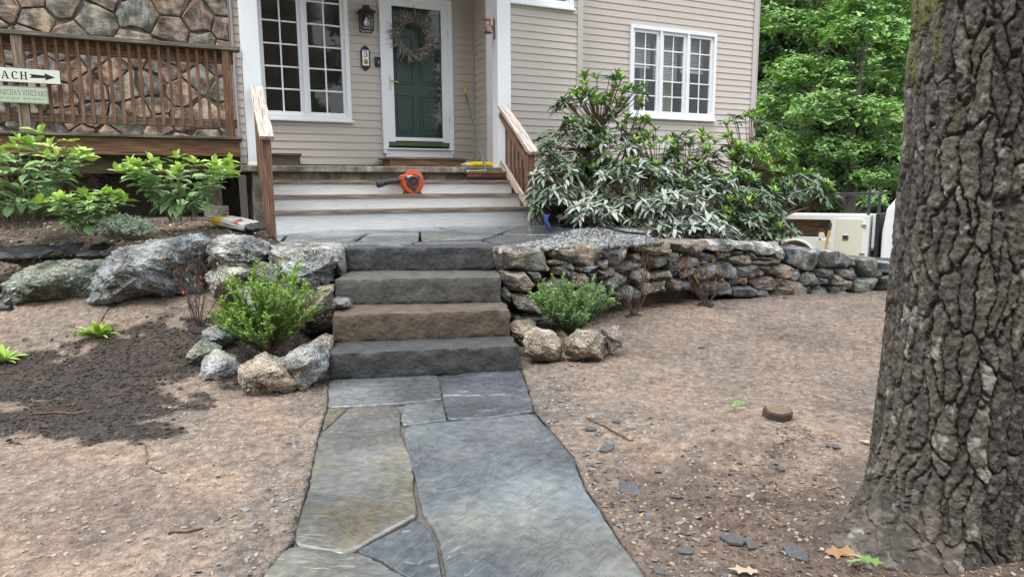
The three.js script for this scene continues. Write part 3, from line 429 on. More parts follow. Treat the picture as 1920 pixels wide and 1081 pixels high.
// ---------------------------------------------------------------- boulders and planter rocks
{
  const z7 = (L) => L.map((v, i) => (i % 2 ? 400 : 0) + v / 2.909), z1 = (L) => L.map((v, i) => (i % 2 ? 420 : 900) + v / 3.862), face = V(0.05, 0, 1).normalize();
  const rock = (L, depth, thick, mat, label, group, o = {}) => {
    let x = 0, y = 0; for (let j = 0; j < L.length; j += 2) { x += L[j]; y += L[j + 1]; } x /= L.length / 2; y /= L.length / 2;
    const m = pixStone(scene, numbered(o.name || 'boulder'), L, atZ(x, y, depth), face, thick, M[mat], { amp: 0.1, cuts: 12, e: 0.48, fine: 0.07, crag: 0.03, na: 140, nl: 84, sink: 0.05, ...o }); return tag(m, label, o.name ? 'rock' : 'boulder', group);
  };
  rock(z7([-170, 300, -60, 262, 0, 275, 45, 288, 62, 320, 52, 405, 0, 425, -150, 430]), 5.75, 0.5, 'rockPink', 'pinkish boulder beside the black pipe end', 'boulders edging the raised bed', { seed: 1 });
  rock(z7([60, 340, 150, 290, 300, 265, 520, 260, 538, 300, 532, 380, 480, 440, 370, 468, 200, 472, 85, 445]), 5.7, 0.6, 'rockGreen', 'low mossy grey green boulder with a slanting crack', 'boulders edging the raised bed', { seed: 2 });
  rock(z7([545, 330, 560, 270, 640, 190, 800, 150, 1040, 128, 1085, 160, 1098, 220, 1075, 330, 1065, 422, 900, 428, 640, 438, 548, 424]), 5.65, 0.7, 'rockBlue', 'largest blue grey banded boulder edging the raised bed', 'boulders edging the raised bed', { seed: 3 });
  rock(z7([1105, 185, 1200, 122, 1330, 130, 1440, 165, 1450, 220, 1400, 262, 1330, 292, 1180, 252, 1115, 238]), 5.55, 0.5, 'rockGrey', 'wedge shaped grey boulder capping the corner above the bare shrub', 'boulders beside the granite steps', { seed: 4 });
  rock(z7([1448, 200, 1600, 178, 1780, 182, 1858, 192, 1868, 240, 1838, 292, 1815, 382, 1740, 412, 1560, 398, 1478, 305]), 5.6, 1.0, 'rockGrey', 'flat topped grey slab boulder against the topmost granite step', 'boulders beside the granite steps', { seed: 5, e: 0.4 });
  rock(z7([1115, 350, 1190, 268, 1280, 255, 1390, 310, 1380, 410, 1300, 450, 1145, 450]), 5.5, 0.4, 'rockPale', 'smooth pale rounded boulder behind the bare shrub', 'boulders beside the granite steps', { seed: 6, amp: 0.04 });
  rock(z7([1575, 440, 1800, 428, 1815, 470, 1803, 605, 1700, 620, 1650, 590, 1600, 520]), 5.2, 0.45, 'rockBrown', 'dark brown boulder beside the middle granite steps', 'boulders beside the granite steps', { seed: 7 });
  rock(z7([1722, 402, 1820, 385, 1826, 424, 1735, 436]), 5.25, 0.16, 'rockTan', 'small tan wedge stone under the flat slab boulder', 'boulders beside the granite steps', { seed: 8, na: 40, nl: 20, sink: 0 });
  rock(z7([1215, 285, 1350, 285, 1400, 320, 1385, 355, 1235, 355]), 5.45, 0.3, 'rockPale', 'pale cobble wedged under the grey corner boulder', 'boulders beside the granite steps', { seed: 9, na: 40, nl: 20, sink: 0 });
  rock(z7([1140, 235, 1195, 235, 1195, 290, 1145, 285]), 5.45, 0.2, 'rockPink', 'small pinkish chock stone under the grey corner boulder', 'boulders beside the granite steps', { seed: 10, na: 40, nl: 20, sink: 0 });
  rock(z7([1280, 410, 1640, 390, 1660, 500, 1620, 640, 1300, 640]), 5.25, 0.5, 'rockDark', 'dark boulder behind the feathery green shrub', 'boulders beside the granite steps', { seed: 11 });
  rock(z7([1380, 270, 1480, 280, 1590, 400, 1560, 440, 1400, 420]), 5.4, 0.4, 'rockDark', 'dark stone in the gap between the slab boulder and the pale boulder', 'boulders beside the granite steps', { seed: 12, na: 50, nl: 24, sink: 0 });
  rock(z7([1815, 460, 1900, 470, 1910, 510, 1815, 512]), 5.05, 0.25, 'rockDark', 'dark chock stone under the end of the olive step', 'boulders beside the granite steps', { seed: 13, na: 40, nl: 20, sink: 0 });
  rock(z7([1830, 205, 1865, 200, 1880, 340, 1835, 350]), 5.6, 0.3, 'rockDark', 'narrow dark stone beside the topmost granite step', 'boulders beside the granite steps', { seed: 14, na: 40, nl: 20, sink: 0 });
  const pg = 'rocks ringing the planting pockets', po = { name: 'planter_rock', na: 64, nl: 36, sink: 0.03, amp: 0.07 };
  rock(z7([1092, 640, 1150, 620, 1262, 638, 1274, 670, 1200, 734, 1098, 695]), 4.85, 0.3, 'rockBlue', 'dark grey rock in the ring round the feathery shrub, next to the loam', pg, { ...po, seed: 21 });
  rock(z7([1042, 740, 1090, 692, 1194, 740, 1150, 795, 1060, 820, 1038, 802]), 4.65, 0.25, 'rockGreen', 'pale green flat rock in the ring round the feathery shrub', pg, { ...po, seed: 22 });
  rock(z7([1082, 800, 1150, 752, 1272, 798, 1294, 850, 1254, 908, 1105, 900]), 4.48, 0.28, 'rockGrey', 'grey rock between the pale green rock and the tan rock', pg, { ...po, seed: 23 });
  rock(z7([1275, 840, 1420, 772, 1500, 798, 1600, 900, 1598, 955, 1345, 955, 1295, 905]), 4.3, 0.26, 'rockTan', 'large tan angular rock at the front of the left shrub ring', pg, { ...po, seed: 24 });
  rock(z7([1508, 810, 1620, 728, 1750, 716, 1785, 780, 1776, 865, 1640, 945, 1588, 905]), 4.4, 0.26, 'rockGrey', 'large grey rock beside the lowest granite step', pg, { ...po, seed: 25 });
  rock(z7([1676, 712, 1760, 662, 1804, 678, 1804, 765, 1758, 768, 1718, 725]), 4.65, 0.25, 'rockBrown', 'brown rock behind the large grey rock, touching the lowest step', pg, { ...po, seed: 26 });
  rock(z1([330, 790, 400, 758, 530, 778, 606, 880, 595, 948, 345, 938, 318, 865]), 4.95, 0.26, 'rockTan', 'tan rounded rock beside the lowest step, right shrub ring', pg, { ...po, seed: 27 });
  rock(z1([612, 860, 720, 772, 860, 772, 934, 870, 925, 948, 700, 955, 615, 915]), 4.95, 0.24, 'rockTan', 'beige loaf shaped rock in front of the right green shrub', pg, { ...po, seed: 28 });
  rock(z1([878, 750, 1000, 738, 1034, 800, 1024, 865, 935, 912, 898, 820]), 5.05, 0.22, 'rockPink', 'pinkish upright rock closing the right shrub ring', pg, { ...po, seed: 29 });
  rock(z1([205, 740, 258, 706, 404, 712, 414, 765, 345, 795, 335, 860, 275, 850]), 5.15, 0.26, 'rockTan', 'rusty tan rock between the granite steps and right shrub', pg, { ...po, seed: 30 });
}

// ---------------------------------------------------------------- house (local axes: x along the front, y up, z outwards)
const LAP = 0.1016;
const house = thing('house', 'beige clapboard house with stone veneered wing and green front door', 'house', HO, YAW);
const lapGeo = {};
function lap(len) {   // one course of lap siding, its bottom edge proud
  const k = Math.round(len * 1000); if (lapGeo[k]) return lapGeo[k];
  const prof = [[0, 0], [0.0135, 0], [0.0145, 0.004], [0.013, 0.012], [0.003, LAP + 0.004], [0, LAP + 0.004]], s = new THREE.Shape(prof.map(([z, y]) => new THREE.Vector2(-z, y)));
  const g = new THREE.ExtrudeGeometry(s, { depth: len, bevelEnabled: false, steps: 1 }); g.rotateY(Math.PI / 2); return lapGeo[k] = muv(g, 0, 0.3);   // x: 0..len, z outwards
}
function wallWith(name, u0, u1, v0, v1, w, thick, holes, sidingTo, mat = M.siding) {
  const s = new THREE.Shape([[u0, v0], [u1, v0], [u1, v1], [u0, v1]].map(([x, y]) => new THREE.Vector2(x, y)));
  for (const [a, b, c, d] of holes) s.holes.push(new THREE.Path([[a, c], [a, d], [b, d], [b, c]].map(([x, y]) => new THREE.Vector2(x, y))));
  const g = new THREE.ExtrudeGeometry(s, { depth: thick, bevelEnabled: false }); g.translate(0, 0, w - thick);
  const wall = part(house, name, muv(g), mat);
  if (sidingTo) for (let v = v0; v < sidingTo; v += LAP) {
    let segs = [[u0, u1]]; const mid = v + LAP / 2;
    for (const [a, b, c, d] of holes) if (mid > c - 0.005 && mid < d + 0.005) segs = segs.flatMap(([p, q]) => [[p, Math.min(q, a)], [Math.max(p, b), q]].filter(([x, y]) => y - x > 0.01));
    for (const [p, q] of segs) { const s = q - p > 2 ? p + (q - p) * (0.3 + 0.4 * Math.abs(Math.sin(Math.floor((v - v0) / LAP / 2 + 0.01) * 12.9 + u0))) : q; part(wall, 'siding_board', lap(s - p - (s < q ? 0.0012 : 0)), mat, [p, v, w + 0.0015]); if (s < q) part(wall, 'siding_board', lap(q - s), mat, [s, v, w + 0.0022]); }
  }
  return wall;
}
const TOPV = 6.6;
// porch wall with window and door; stone veneered wing on the left; projecting bay; right wall
const winA = [-1.42, -0.225, 2.23, 4.14], doorA = [0.2, 1.25, 1.8, 3.95], winB = [4.27, 6.045, 2.46, 3.9], winC = [1.0, 2.98, 3.84, 4.9];
wallWith('wall', -1.7, 1.66, 1.64, TOPV, 0, 0.16, [winA, doorA], 4.6);
wallWith('bay_wall', 1.6, 3.12, 1.6, TOPV, 0.5, 0.14, [[1.75, 2.98, 3.9, 4.9]], 4.7);
wallWith('right_wall', 3.0, 6.93, 1.55, TOPV, 0.1, 0.16, [winB], 4.75);
part(house, 'foundation_wall', muv(new THREE.BoxGeometry(5.4, 1.4, 0.2)), M.concrete, [4.2, 0.85, -0.1]);
part(house, 'bay_floor', sbox(1.5, 0.05, 0.5), M.darkWood, [2.36, 1.575, 0.24]);
part(house, 'gable_wall', sbox(0.16, TOPV - 0.4, 7), M.siding, [6.86, (TOPV + 0.4) / 2, -3.55]);
part(house, 'back_wall', sbox(13, TOPV, 0.16), M.siding, [0.4, TOPV / 2, -7]);
part(house, 'bay_side_wall', sbox(0.1, TOPV - 1.6, 0.36), M.siding, [3.07, (TOPV + 1.6) / 2, 0.28]);
{ // siding on the short return of the bay, facing left
  const r = part(house, 'bay_return_wall', sbox(0.1, TOPV - 1.6, 0.5), M.siding, [1.66, (TOPV + 1.6) / 2, 0.23]);
  for (let v = 1.62; v < 4.6; v += LAP) part(r, 'siding_board', lap(0.4), M.siding, [-0.052, v - (TOPV + 1.6) / 2, -0.21], [0, -Math.PI / 2, 0]);
}
// corner posts and channels
for (const [u, w, a] of [[1.625, 0.51, 0.075], [3.1, 0.51, 0.085], [6.95, 0.11, 0.1]]) { part(house, 'corner_board', sbox(a, 3.2, 0.02), M.trim, [u - (a > 0.09 ? 0.02 : 0), 3.15, w + 0.008]); part(house, 'corner_board', sbox(0.02, 3.2, a), M.trim, [u + (u > 2 ? a / 2 : -a / 2) - (a > 0.09 ? 0.02 : 0) * 0, 3.15, w - a / 2 + 0.016]); }
part(house, 'inside_corner_channel', sbox(0.022, 3, 0.03), M.trim, [1.585, 3.1, 0.012]);
part(house, 'edge_channel', sbox(0.03, 3, 0.03), M.trim, [-1.69, 3.1, 0.03]);
// eaves and roof over the whole house (above the picture)
{
  const ridge = [[-0.45, 0], [0.5, 0.0], [-3.4, 2.0], [-7.4, 0], [-7.4, 0.15], [-3.4, 2.18], [0.6, 0.12]];
  const s = [[0.75, 0], [-3.4, 2.0], [-7.5, 0], [-7.5, 0.16], [-3.4, 2.2], [0.75, 0.16]], g = prism(s.map(([z, y]) => [-z, y]), 14); g.rotateY(Math.PI / 2); part(house, 'roof', muv(g), std({ color: lin(0.07, 0.065, 0.06), roughness: 0.95 }), [-6.6, TOPV, 0]);
}
// rooms behind the windows
function roomBehind(u0, u1, v0, v1, w, depth, floor) {
  const gs = [[u1 - u0, 0.04, depth, (u0 + u1) / 2, v0 - 0.02, w - depth / 2], [u1 - u0, 0.04, depth, (u0 + u1) / 2, v1 + 0.02, w - depth / 2], [0.04, v1 - v0, depth, u0 - 0.02, (v0 + v1) / 2, w - depth / 2], [0.04, v1 - v0, depth, u1 + 0.02, (v0 + v1) / 2, w - depth / 2], [u1 - u0, v1 - v0, 0.04, (u0 + u1) / 2, (v0 + v1) / 2, w - depth - 0.02]].map(([a, b, c, x, y, z]) => moved(new THREE.BoxGeometry(a, b, c), x, y, z));
  part(house, 'room', muv(merge(gs)), M.room);
}
M.room.color.setRGB(0.6, 0.58, 0.55);
roomBehind(-1.66, 0.1, 1.75, 4.2, -0.162, 2.6); roomBehind(3.2, 6.75, 1.75, 4.2, -0.062, 3); roomBehind(1.72, 3.0, 3.6, 5.2, 0.36, 2);
function windowAt(u0, u1, v0, v1, w, sashes, cols, rows, fr = 0.045) {
  const win = new THREE.Group(); win.name = 'window'; house.add(win);
  const B = (n, a, b, c, x, y, z, m = M.white) => part(win, n, sbox(a, b, c, 0.003), m, [x, y, z]);
  const um = (u0 + u1) / 2, vm = (v0 + v1) / 2, z0 = w + 0.022, c = 0.055;
  B('casing', u1 - u0, c, 0.045, um, v1 - c / 2, z0); B('casing', u1 - u0, c, 0.05, um, v0 + c / 2, z0); B('casing', c, v1 - v0 - 2 * c, 0.045, u0 + c / 2, vm, z0); B('casing', c, v1 - v0 - 2 * c, 0.045, u1 - c / 2, vm, z0);
  B('sill', u1 - u0 + 0.05, 0.03, 0.075, um, v0 - 0.012, w + 0.03);
  const iw = (u1 - u0 - 2 * c) / sashes;
  for (let s = 0; s < sashes; s++) {
    const a = u0 + c + s * iw, b = a + iw, zi = w - 0.01;
    if (s) B('mullion', 0.04, v1 - v0 - 2 * c, 0.05, a, vm, w + 0.016);
    const lo = v0 + c, hi = v1 - c, ga = a + fr + (s ? 0.02 : 0), gb = b - fr - (s < sashes - 1 ? 0.02 : 0), gl = lo + fr, gh = hi - fr;
    B('sash', gb - ga + 2 * fr, fr, 0.04, (ga + gb) / 2, hi - fr / 2, zi); B('sash', gb - ga + 2 * fr, fr, 0.04, (ga + gb) / 2, lo + fr / 2, zi); B('sash', fr, gh - gl, 0.04, ga - fr / 2, vm, zi); B('sash', fr, gh - gl, 0.04, gb + fr / 2, vm, zi);
    for (let i = 1; i < cols; i++) B('muntin', 0.02, gh - gl, 0.014, lerp(ga, gb, i / cols), vm, zi - 0.004);
    for (let j = 1; j < rows; j++) B('muntin', gb - ga, 0.02, 0.013, (ga + gb) / 2, lerp(gl, gh, j / rows), zi - 0.004);
    for (let i = 0; i < cols; i++) for (let j = 0; j < rows; j++) part(win, 'pane', new THREE.PlaneGeometry((gb - ga) / cols, (gh - gl) / rows), M.glass, [lerp(ga, gb, (i + 0.5) / cols), lerp(gl, gh, (j + 0.5) / rows), zi - 0.012 + 0.0004 * ((i + j) % 2)], [0.0006 * Math.sin(i * 5 + j * 3 + s), 0.0008 * Math.sin(i * 3 + j * 7 + s * 2), 0]);
  }
  return win;
}
windowAt(...winA, 0, 2, 2, 6); windowAt(...winB, 0.1, 3, 2, 5, 0.05); windowAt(1.75, 2.98, 3.9, 4.9, 0.5, 1, 3, 3);
{ // blinds and curtain behind the right window
  const bl = new THREE.Group(); bl.name = 'blind'; house.add(bl); let k = 0;
  for (const [a, b, lo] of [[4.36, 4.84, 3.32], [4.92, 5.4, 3.12], [5.48, 5.98, 3.3]]) { for (let v = 3.84; v > lo; v -= 0.028) part(bl, 'slat', k++ ? bl.children[0].geometry : sbox(0.49, 0.003, 0.026, 0.001), M.blind, [(a + b) / 2, v, -0.12], [0.75, 0, 0]); part(bl, 'bottom_rail', sbox(b - a, 0.03, 0.025), M.blind, [(a + b) / 2, lo - 0.02, -0.12]); }
  const pts = []; for (let i = 0; i <= 60; i++) pts.push([5.16 + i * 0.004, 0.025 * Math.sin(i * 0.75) + 0.008 * Math.sin(i * 1.9)]);
  const g = new THREE.PlaneGeometry(0.28, 1.3, 60, 1), p = g.attributes.position; for (let i = 0; i < p.count; i++) p.setZ(i, 0.022 * Math.sin(i % 61 * 0.8)); g.computeVertexNormals(); part(house, 'curtain', g, M.curtain, [5.3, 2.75, -0.3]);
  const g2 = new THREE.PlaneGeometry(0.12, 1.3, 20, 1); part(house, 'curtain', g2, M.curtain, [4.83, 2.75, -0.3]);
}
{ // front door behind a glazed storm door
  const dr = new THREE.Group(); dr.name = 'front_door'; house.add(dr);
  const B = (n, a, b, c, x, y, z, m = M.white, bev = 0.003) => part(dr, n, sbox(a, b, c, bev), m, [x, y, z]);
  B('door_frame', 0.07, 2.15, 0.06, 0.235, 2.875, 0.03); B('door_frame', 0.07, 2.15, 0.06, 1.215, 2.875, 0.03); B('door_frame', 1.05, 0.07, 0.06, 0.725, 3.91, 0.031);
  B('kick_board', 1.0, 0.15, 0.04, 0.735, 1.785, 0.025); B('sill', 1.0, 0.02, 0.08, 0.735, 1.868, 0.045);
  const z = 0.035, gl = [0.375, 1.085, 2.03, 3.8];
  B('storm_frame', 0.105, 1.97, 0.035, gl[0] - 0.0525, 2.895, z); B('storm_frame', 0.105, 1.97, 0.035, gl[1] + 0.0525, 2.895, z); B('storm_frame', gl[1] - gl[0], 0.08, 0.034, 0.73, gl[3] + 0.04, z); B('storm_frame', gl[1] - gl[0], 0.05, 0.034, 0.73, gl[2] - 0.025, z);
  B('threshold', 0.92, 0.055, 0.03, 0.735, 1.938, z + 0.004, std({ color: lin(0.09, 0.11, 0.05), roughness: 0.35, metalness: 0.4 }));
  part(dr, 'storm_glass', new THREE.PlaneGeometry(gl[1] - gl[0], gl[3] - gl[2]), M.glass, [0.73, 2.915, z + 0.002]);
  B('hinge', 0.02, 0.09, 0.02, 1.188, 3.5, z + 0.02, M.silver); B('hinge', 0.02, 0.09, 0.02, 1.188, 2.3, z + 0.02, M.silver);
  // six panel door
  const leaf = B('door_leaf', 0.95, 2.05, 0.04, 0.73, 2.9, -0.075, M.doorGreen);
  for (const u of [0.54, 0.92]) for (const [a, b] of [[2.1, 2.62], [2.78, 3.42], [3.54, 3.76]]) { const r = 0.014; for (const [w, h, x, y] of [[0.27, r, u, a], [0.27, r, u, b], [r, b - a, u - 0.135, (a + b) / 2], [r, b - a, u + 0.135, (a + b) / 2]]) part(dr, 'panel_moulding', sbox(w, h, 0.014, 0.004), M.doorGreen, [x, y, -0.052]); part(dr, 'panel', sbox(0.2, b - a - 0.07, 0.012, 0.005), M.doorGreen, [u, (a + b) / 2, -0.053]); }
  B('handle_plate', 0.022, 0.2, 0.01, 0.325, 2.77, z + 0.022, M.silver, 0.004);
  part(dr, 'handle', tube([V(0.325, 2.79, z + 0.025), V(0.33, 2.79, z + 0.06), V(0.36, 2.785, z + 0.065), V(0.43, 2.775, z + 0.06)], [0.008, 0.008, 0.009, 0.007], 10), M.brass);
}
// porch: landing, white posts, roof over it
{
  const slabG = sbox(3.78, 0.075, 1.42, 0.012); part(house, 'landing_slab', slabG, M.concrete, [0.14, 1.535, 0.6]);
  part(house, 'landing_base', sbox(3.5, 0.75, 1.2, 0.01), M.concrete, [0.12, 1.12, 0.62]);
  for (const [u, w] of [[-1.565, 1.1], [1.555, 1.1]]) { const p = part(house, 'porch_post', sbox(0.19, 2.85, 0.19, 0.006), M.whitePost, [u, 1.573 + 1.425, w]); part(p, 'post_base', sbox(0.205, 0.03, 0.205, 0.004), M.whitePost, [0, -1.41, 0]); }
  part(house, 'porch_roof', sbox(3.9, 0.2, 1.55, 0.01), M.white, [0.05, 4.52, 0.76]);
  part(house, 'porch_roof_top', muv(moved(prism([[-0.05, 0], [1.7, 0], [-0.05, 0.7]], 4).rotateY(-Math.PI / 2), 2.05, 4.63, 0)), M.roofing = std({ color: lin(0.08, 0.075, 0.07), roughness: 0.95 }));
}
{ // small wooden step in front of the door and a low box in the porch corner
  const st = thing('door_step', 'low brown wooden step box under the front door', 'step', hw(0.72, 1.573, 0.27), YAW);
  part(st, 'tread', board(1.2, 0.028, 0.44), M.greyWood, [0, 0.145, 0]); part(st, 'front_board', board(1.1, 0.13, 0.025), M.redWood, [0.0, 0.066, 0.19]); for (const s of [-1, 1]) part(st, 'side_board', board(0.025, 0.13, 0.37), M.redWood, [s * 0.536, 0.066, -0.01]);
  const b = thing('wooden_box', 'dark wooden box against the siding behind the newel post', 'box', hw(-1.17, 1.573, 0.2), YAW);
  part(b, 'lid', board(0.42, 0.03, 0.34), M.darkWood, [0, 0.175, 0]); part(b, 'front_board', board(0.38, 0.158, 0.02), M.darkWood, [0, 0.081, 0.145]); for (const s of [-1, 1]) part(b, 'side_board', board(0.02, 0.158, 0.26), M.darkWood, [s * 0.18, 0.081, 0]);
}

// ---------------------------------------------------------------- stone veneer on the left wing
{
  const u0 = -6.2, u1 = -1.72, v0 = 1.3, v1 = 4.5, wall = part(house, 'veneer_wall', muv(moved(new THREE.BoxGeometry(u1 - u0, TOPV - 0.6, 0.2), (u0 + u1) / 2, (TOPV + 0.6) / 2, -0.07)), M.mortar);
  const R = rng(2024), pts = [];
  for (let tries = 0; tries < 6000 && pts.length < 230; tries++) { const p = [lerp(-5.0, u1 - 0.02, R()), lerp(v0, v1, R()), 0.15 + 0.2 * R()]; if (pts.every((q) => Math.hypot((p[0] - q[0]) * 0.9, p[1] - q[1]) > (p[2] + q[2]) * 0.53)) pts.push(p); }
  const cols = [[0.6, 0.44, 0.33], [0.5, 0.35, 0.28], [0.47, 0.42, 0.36], [0.66, 0.5, 0.4], [0.42, 0.33, 0.3], [0.52, 0.44, 0.35], [0.6, 0.42, 0.33], [0.48, 0.36, 0.31]].map(([r, g, b]) => stoneMat(r, g, b, 0.8, 0.014, 0.85));
  voronoi([[-5.1, v0], [u1, v0], [u1, v1], [-5.1, v1]], pts, 0.014).forEach((poly, i) => {
    if (poly.length < 3) return; const c = [0, 0]; poly.forEach((p) => { c[0] += p[0] / poly.length; c[1] += p[1] / poly.length; });
    part(wall, 'stone', polyRock(poly.map((p) => [p[0] - c[0], p[1] - c[1]]), 0.085, { seed: i + 500, na: 96, nl: 16, amp: 0.014, fine: 0.02, crag: 0.006, cuts: 1, e: 0.13, crease: 0.4, sharp: true }), cols[Math.floor(R() * cols.length)], [c[0], c[1], 0.03]);
  });
}
// ---------------------------------------------------------------- deck
{
  const d = thing('deck', 'raised brown timber deck with baluster railing in front of the stone wall', 'deck', HO, YAW), P = (n, a, b, c, x, y, z, m = M.deckWood) => part(d, n, board(a, b, c), m, [x, y, z]);
  const L = 4.6, uc = -1.74 - L / 2;
  for (let k = 0; k < 9; k++) P('floor_board', L + 0.03, 0.028, 0.138, uc + 0.02, 1.872, 1.15 - k * 0.143, M.deckGrey);
  P('fascia_board', L, 0.185, 0.04, uc, 1.763, 1.17); P('rim_beam', L, 0.19, 0.07, uc, 1.574, 1.06, M.darkWood); P('end_fascia', 0.04, 0.185, 1.1, -1.76, 1.763, 0.6); P('end_beam', 0.04, 0.185, 1.0, -1.78, 1.574, 0.56, M.darkWood);
  P('hand_rail', L + 0.06, 0.04, 0.14, uc + 0.03, 2.842, 1.16, M.deckGrey); P('top_rail', L - 0.02, 0.135, 0.038, uc, 2.753, 1.12); P('bottom_rail', L - 0.02, 0.092, 0.038, uc, 2.035, 1.12, M.greyWood);
  for (const u of [-1.825, -3.735, -5.6]) P('post', 0.09, 0.95, 0.09, u, 2.345, 1.165, u > -2 ? M.deckWood : M.greyWood);
  const shared = board(0.034, 0.83, 0.034); for (let k = 0; k < 19; k++) part(d, 'baluster', shared, k % 4 ? M.deckWood : M.redWood, [-3.6 + k * 0.0925, 2.405, 1.157]); for (let k = 0; k < 12; k++) part(d, 'baluster', shared, M.deckWood, [-3.87 - k * 0.0925, 2.405, 1.157]);
  P('support_post', 0.14, 0.55, 0.14, -2.03, 1.22, 1.0, M.darkWood); P('footing', 0.26, 0.25, 0.26, -2.03, 0.99, 1.0, M.concrete);
  P('support_post', 0.14, 0.8, 0.14, -4.4, 1.2, 1.0, M.darkWood);
}
// ---------------------------------------------------------------- wooden stairs
{
  const s = thing('wooden_stairs', 'wide wooden stairs with white peeling risers and brown hand rails', 'stairs', HO, YAW);
  const rowsS = [[1.07, 2.11, -1.5, 1.5], [1.235, 1.84, -1.5, 1.5], [1.4, 1.57, -1.5, 1.5]];
  rowsS.forEach(([v, w, a, b], i) => {
    part(s, 'tread', board(b - a, 0.04, 0.3), M.greyWood, [(a + b) / 2, v - 0.02, w - 0.15]);
    const h = i ? 0.1245 : 0.234; part(s, 'riser', board(b - a - 0.02, h, 0.024), M.riserPaint, [(a + b) / 2 - 0.005, v - 0.04 - h / 2 - 0.0005, w - 0.035]);
    for (const e of [a + 0.02, b - 0.03]) part(s, 'stringer', board(0.04, h - 0.01, 0.24), M.greyWood, [e, v - 0.042 - h / 2, w - 0.17]);
  });
  const rail = (u, side, newelW, topW, newelV, topV, footV) => {
    part(s, 'newel_post', board(0.09, newelV - footV, 0.09), M.redWood, [u, (newelV + footV) / 2, newelW]);
    const A = V(u, newelV + 0.01, newelW + 0.12), B = V(u, topV, topW); part(s, 'hand_rail', bar(B, A, 0.14, 0.04), M.peelPaint);
    const A2 = V(u - side * 0.03, newelV - 0.09, newelW), B2 = V(u - side * 0.03, topV - 0.09, topW); part(s, 'top_rail', bar(B2, A2, 0.035, 0.09), M.redWood);
    const A3 = V(u - side * 0.03, newelV - 0.62, newelW), B3 = V(u - side * 0.03, topV - 0.72, topW); part(s, 'bottom_rail', bar(B3, A3, 0.035, 0.09), side > 0 ? M.peelPaint : M.redWood);
    const n = 7; for (let k = 1; k < n; k++) { const w = lerp(newelW, topW, k / n), y1 = lerp(newelV, topV, k / n) - 0.06, y0 = lerp(newelV - (side < 0 ? 0.85 : 0.66), topV - 0.76, k / n); part(s, 'baluster', board(0.035, y1 - y0, 0.035), M.redWood, [u + side * (side < 0 ? 0.03 : 0.006), (y1 + y0) / 2, w]); }
  };
  rail(-1.535, -1, 2.05, 1.25, 1.8, 2.43, 0.83); rail(1.5, 1, 2.05, 1.25, 1.7, 2.36, 1.0);
}

// ---------------------------------------------------------------- things on the porch
{ // wall lantern
  const t = thing('wall_lantern', 'black cage wall lantern with a clear bulb beside the front door', 'lantern', hw(0.0, 3.4, 0.02), YAW);
  part(t, 'back_plate', sbox(0.11, 0.2, 0.02, 0.006), M.black, [0, 0.2, 0.005]);
  part(t, 'arm', tube([V(0, 0.3, 0.01), V(0, 0.335, 0.05), V(0, 0.32, 0.11)], 0.018, 8), M.black);
  const roof = new THREE.CylinderGeometry(0.05, 0.165, 0.06, 4); roof.rotateY(Math.PI / 4); part(t, 'roof', roof, M.black, [0, 0.275, 0.12]); part(t, 'roof_cap', sbox(0.085, 0.05, 0.085, 0.01), M.black, [0, 0.315, 0.12]);
  const cage = new THREE.Group(); cage.name = 'cage'; cage.position.set(0, 0, 0.12); t.add(cage);
  const a = 0.085, b = 0.075; for (const sx of [-1, 1]) for (const sz of [-1, 1]) part(cage, 'cage_bar', bar(V(sx * a, 0.245, sz * a), V(sx * b, 0, sz * b), 0.012, 0.012), M.black);
  for (const y of [0.006, 0.05, 0.2]) for (const s of [-1, 1]) { const q = lerp(b, a, y / 0.245); part(cage, 'cage_rail', sbox(q * 2, 0.01, 0.01), M.black, [0, y, s * q]); part(cage, 'cage_rail', sbox(0.01, 0.01, q * 2), M.black, [s * q, y, 0]); }
  for (const s of [-1, 1]) { part(cage, 'cage_bar', sbox(0.008, 0.24, 0.008), M.black, [0.0, 0.12, s * 0.08]); part(cage, 'glass_panel', new THREE.PlaneGeometry(0.145, 0.23), M.glass, [0, 0.12, s * 0.074]); part(cage, 'glass_panel', new THREE.PlaneGeometry(0.145, 0.23), M.glass, [s * 0.074, 0.12, 0], [0, Math.PI / 2, 0]); }
  part(t, 'bulb', lathe([[0.001, 0.07], [0.02, 0.075], [0.033, 0.1], [0.034, 0.125], [0.02, 0.165], [0.014, 0.19]], 16), phy({ color: lin(0.95, 0.95, 0.92), roughness: 0.15, transmission: 0.3, thickness: 0 }), [0, 0, 0.12]);
  part(t, 'bulb_socket', lathe([[0.017, 0.185], [0.017, 0.25], [0.001, 0.25]], 12), M.black, [0, 0, 0.12]);
}
const font = await new FontLoader().loadAsync('fonts/droid/droid_serif_regular.typeface.json');
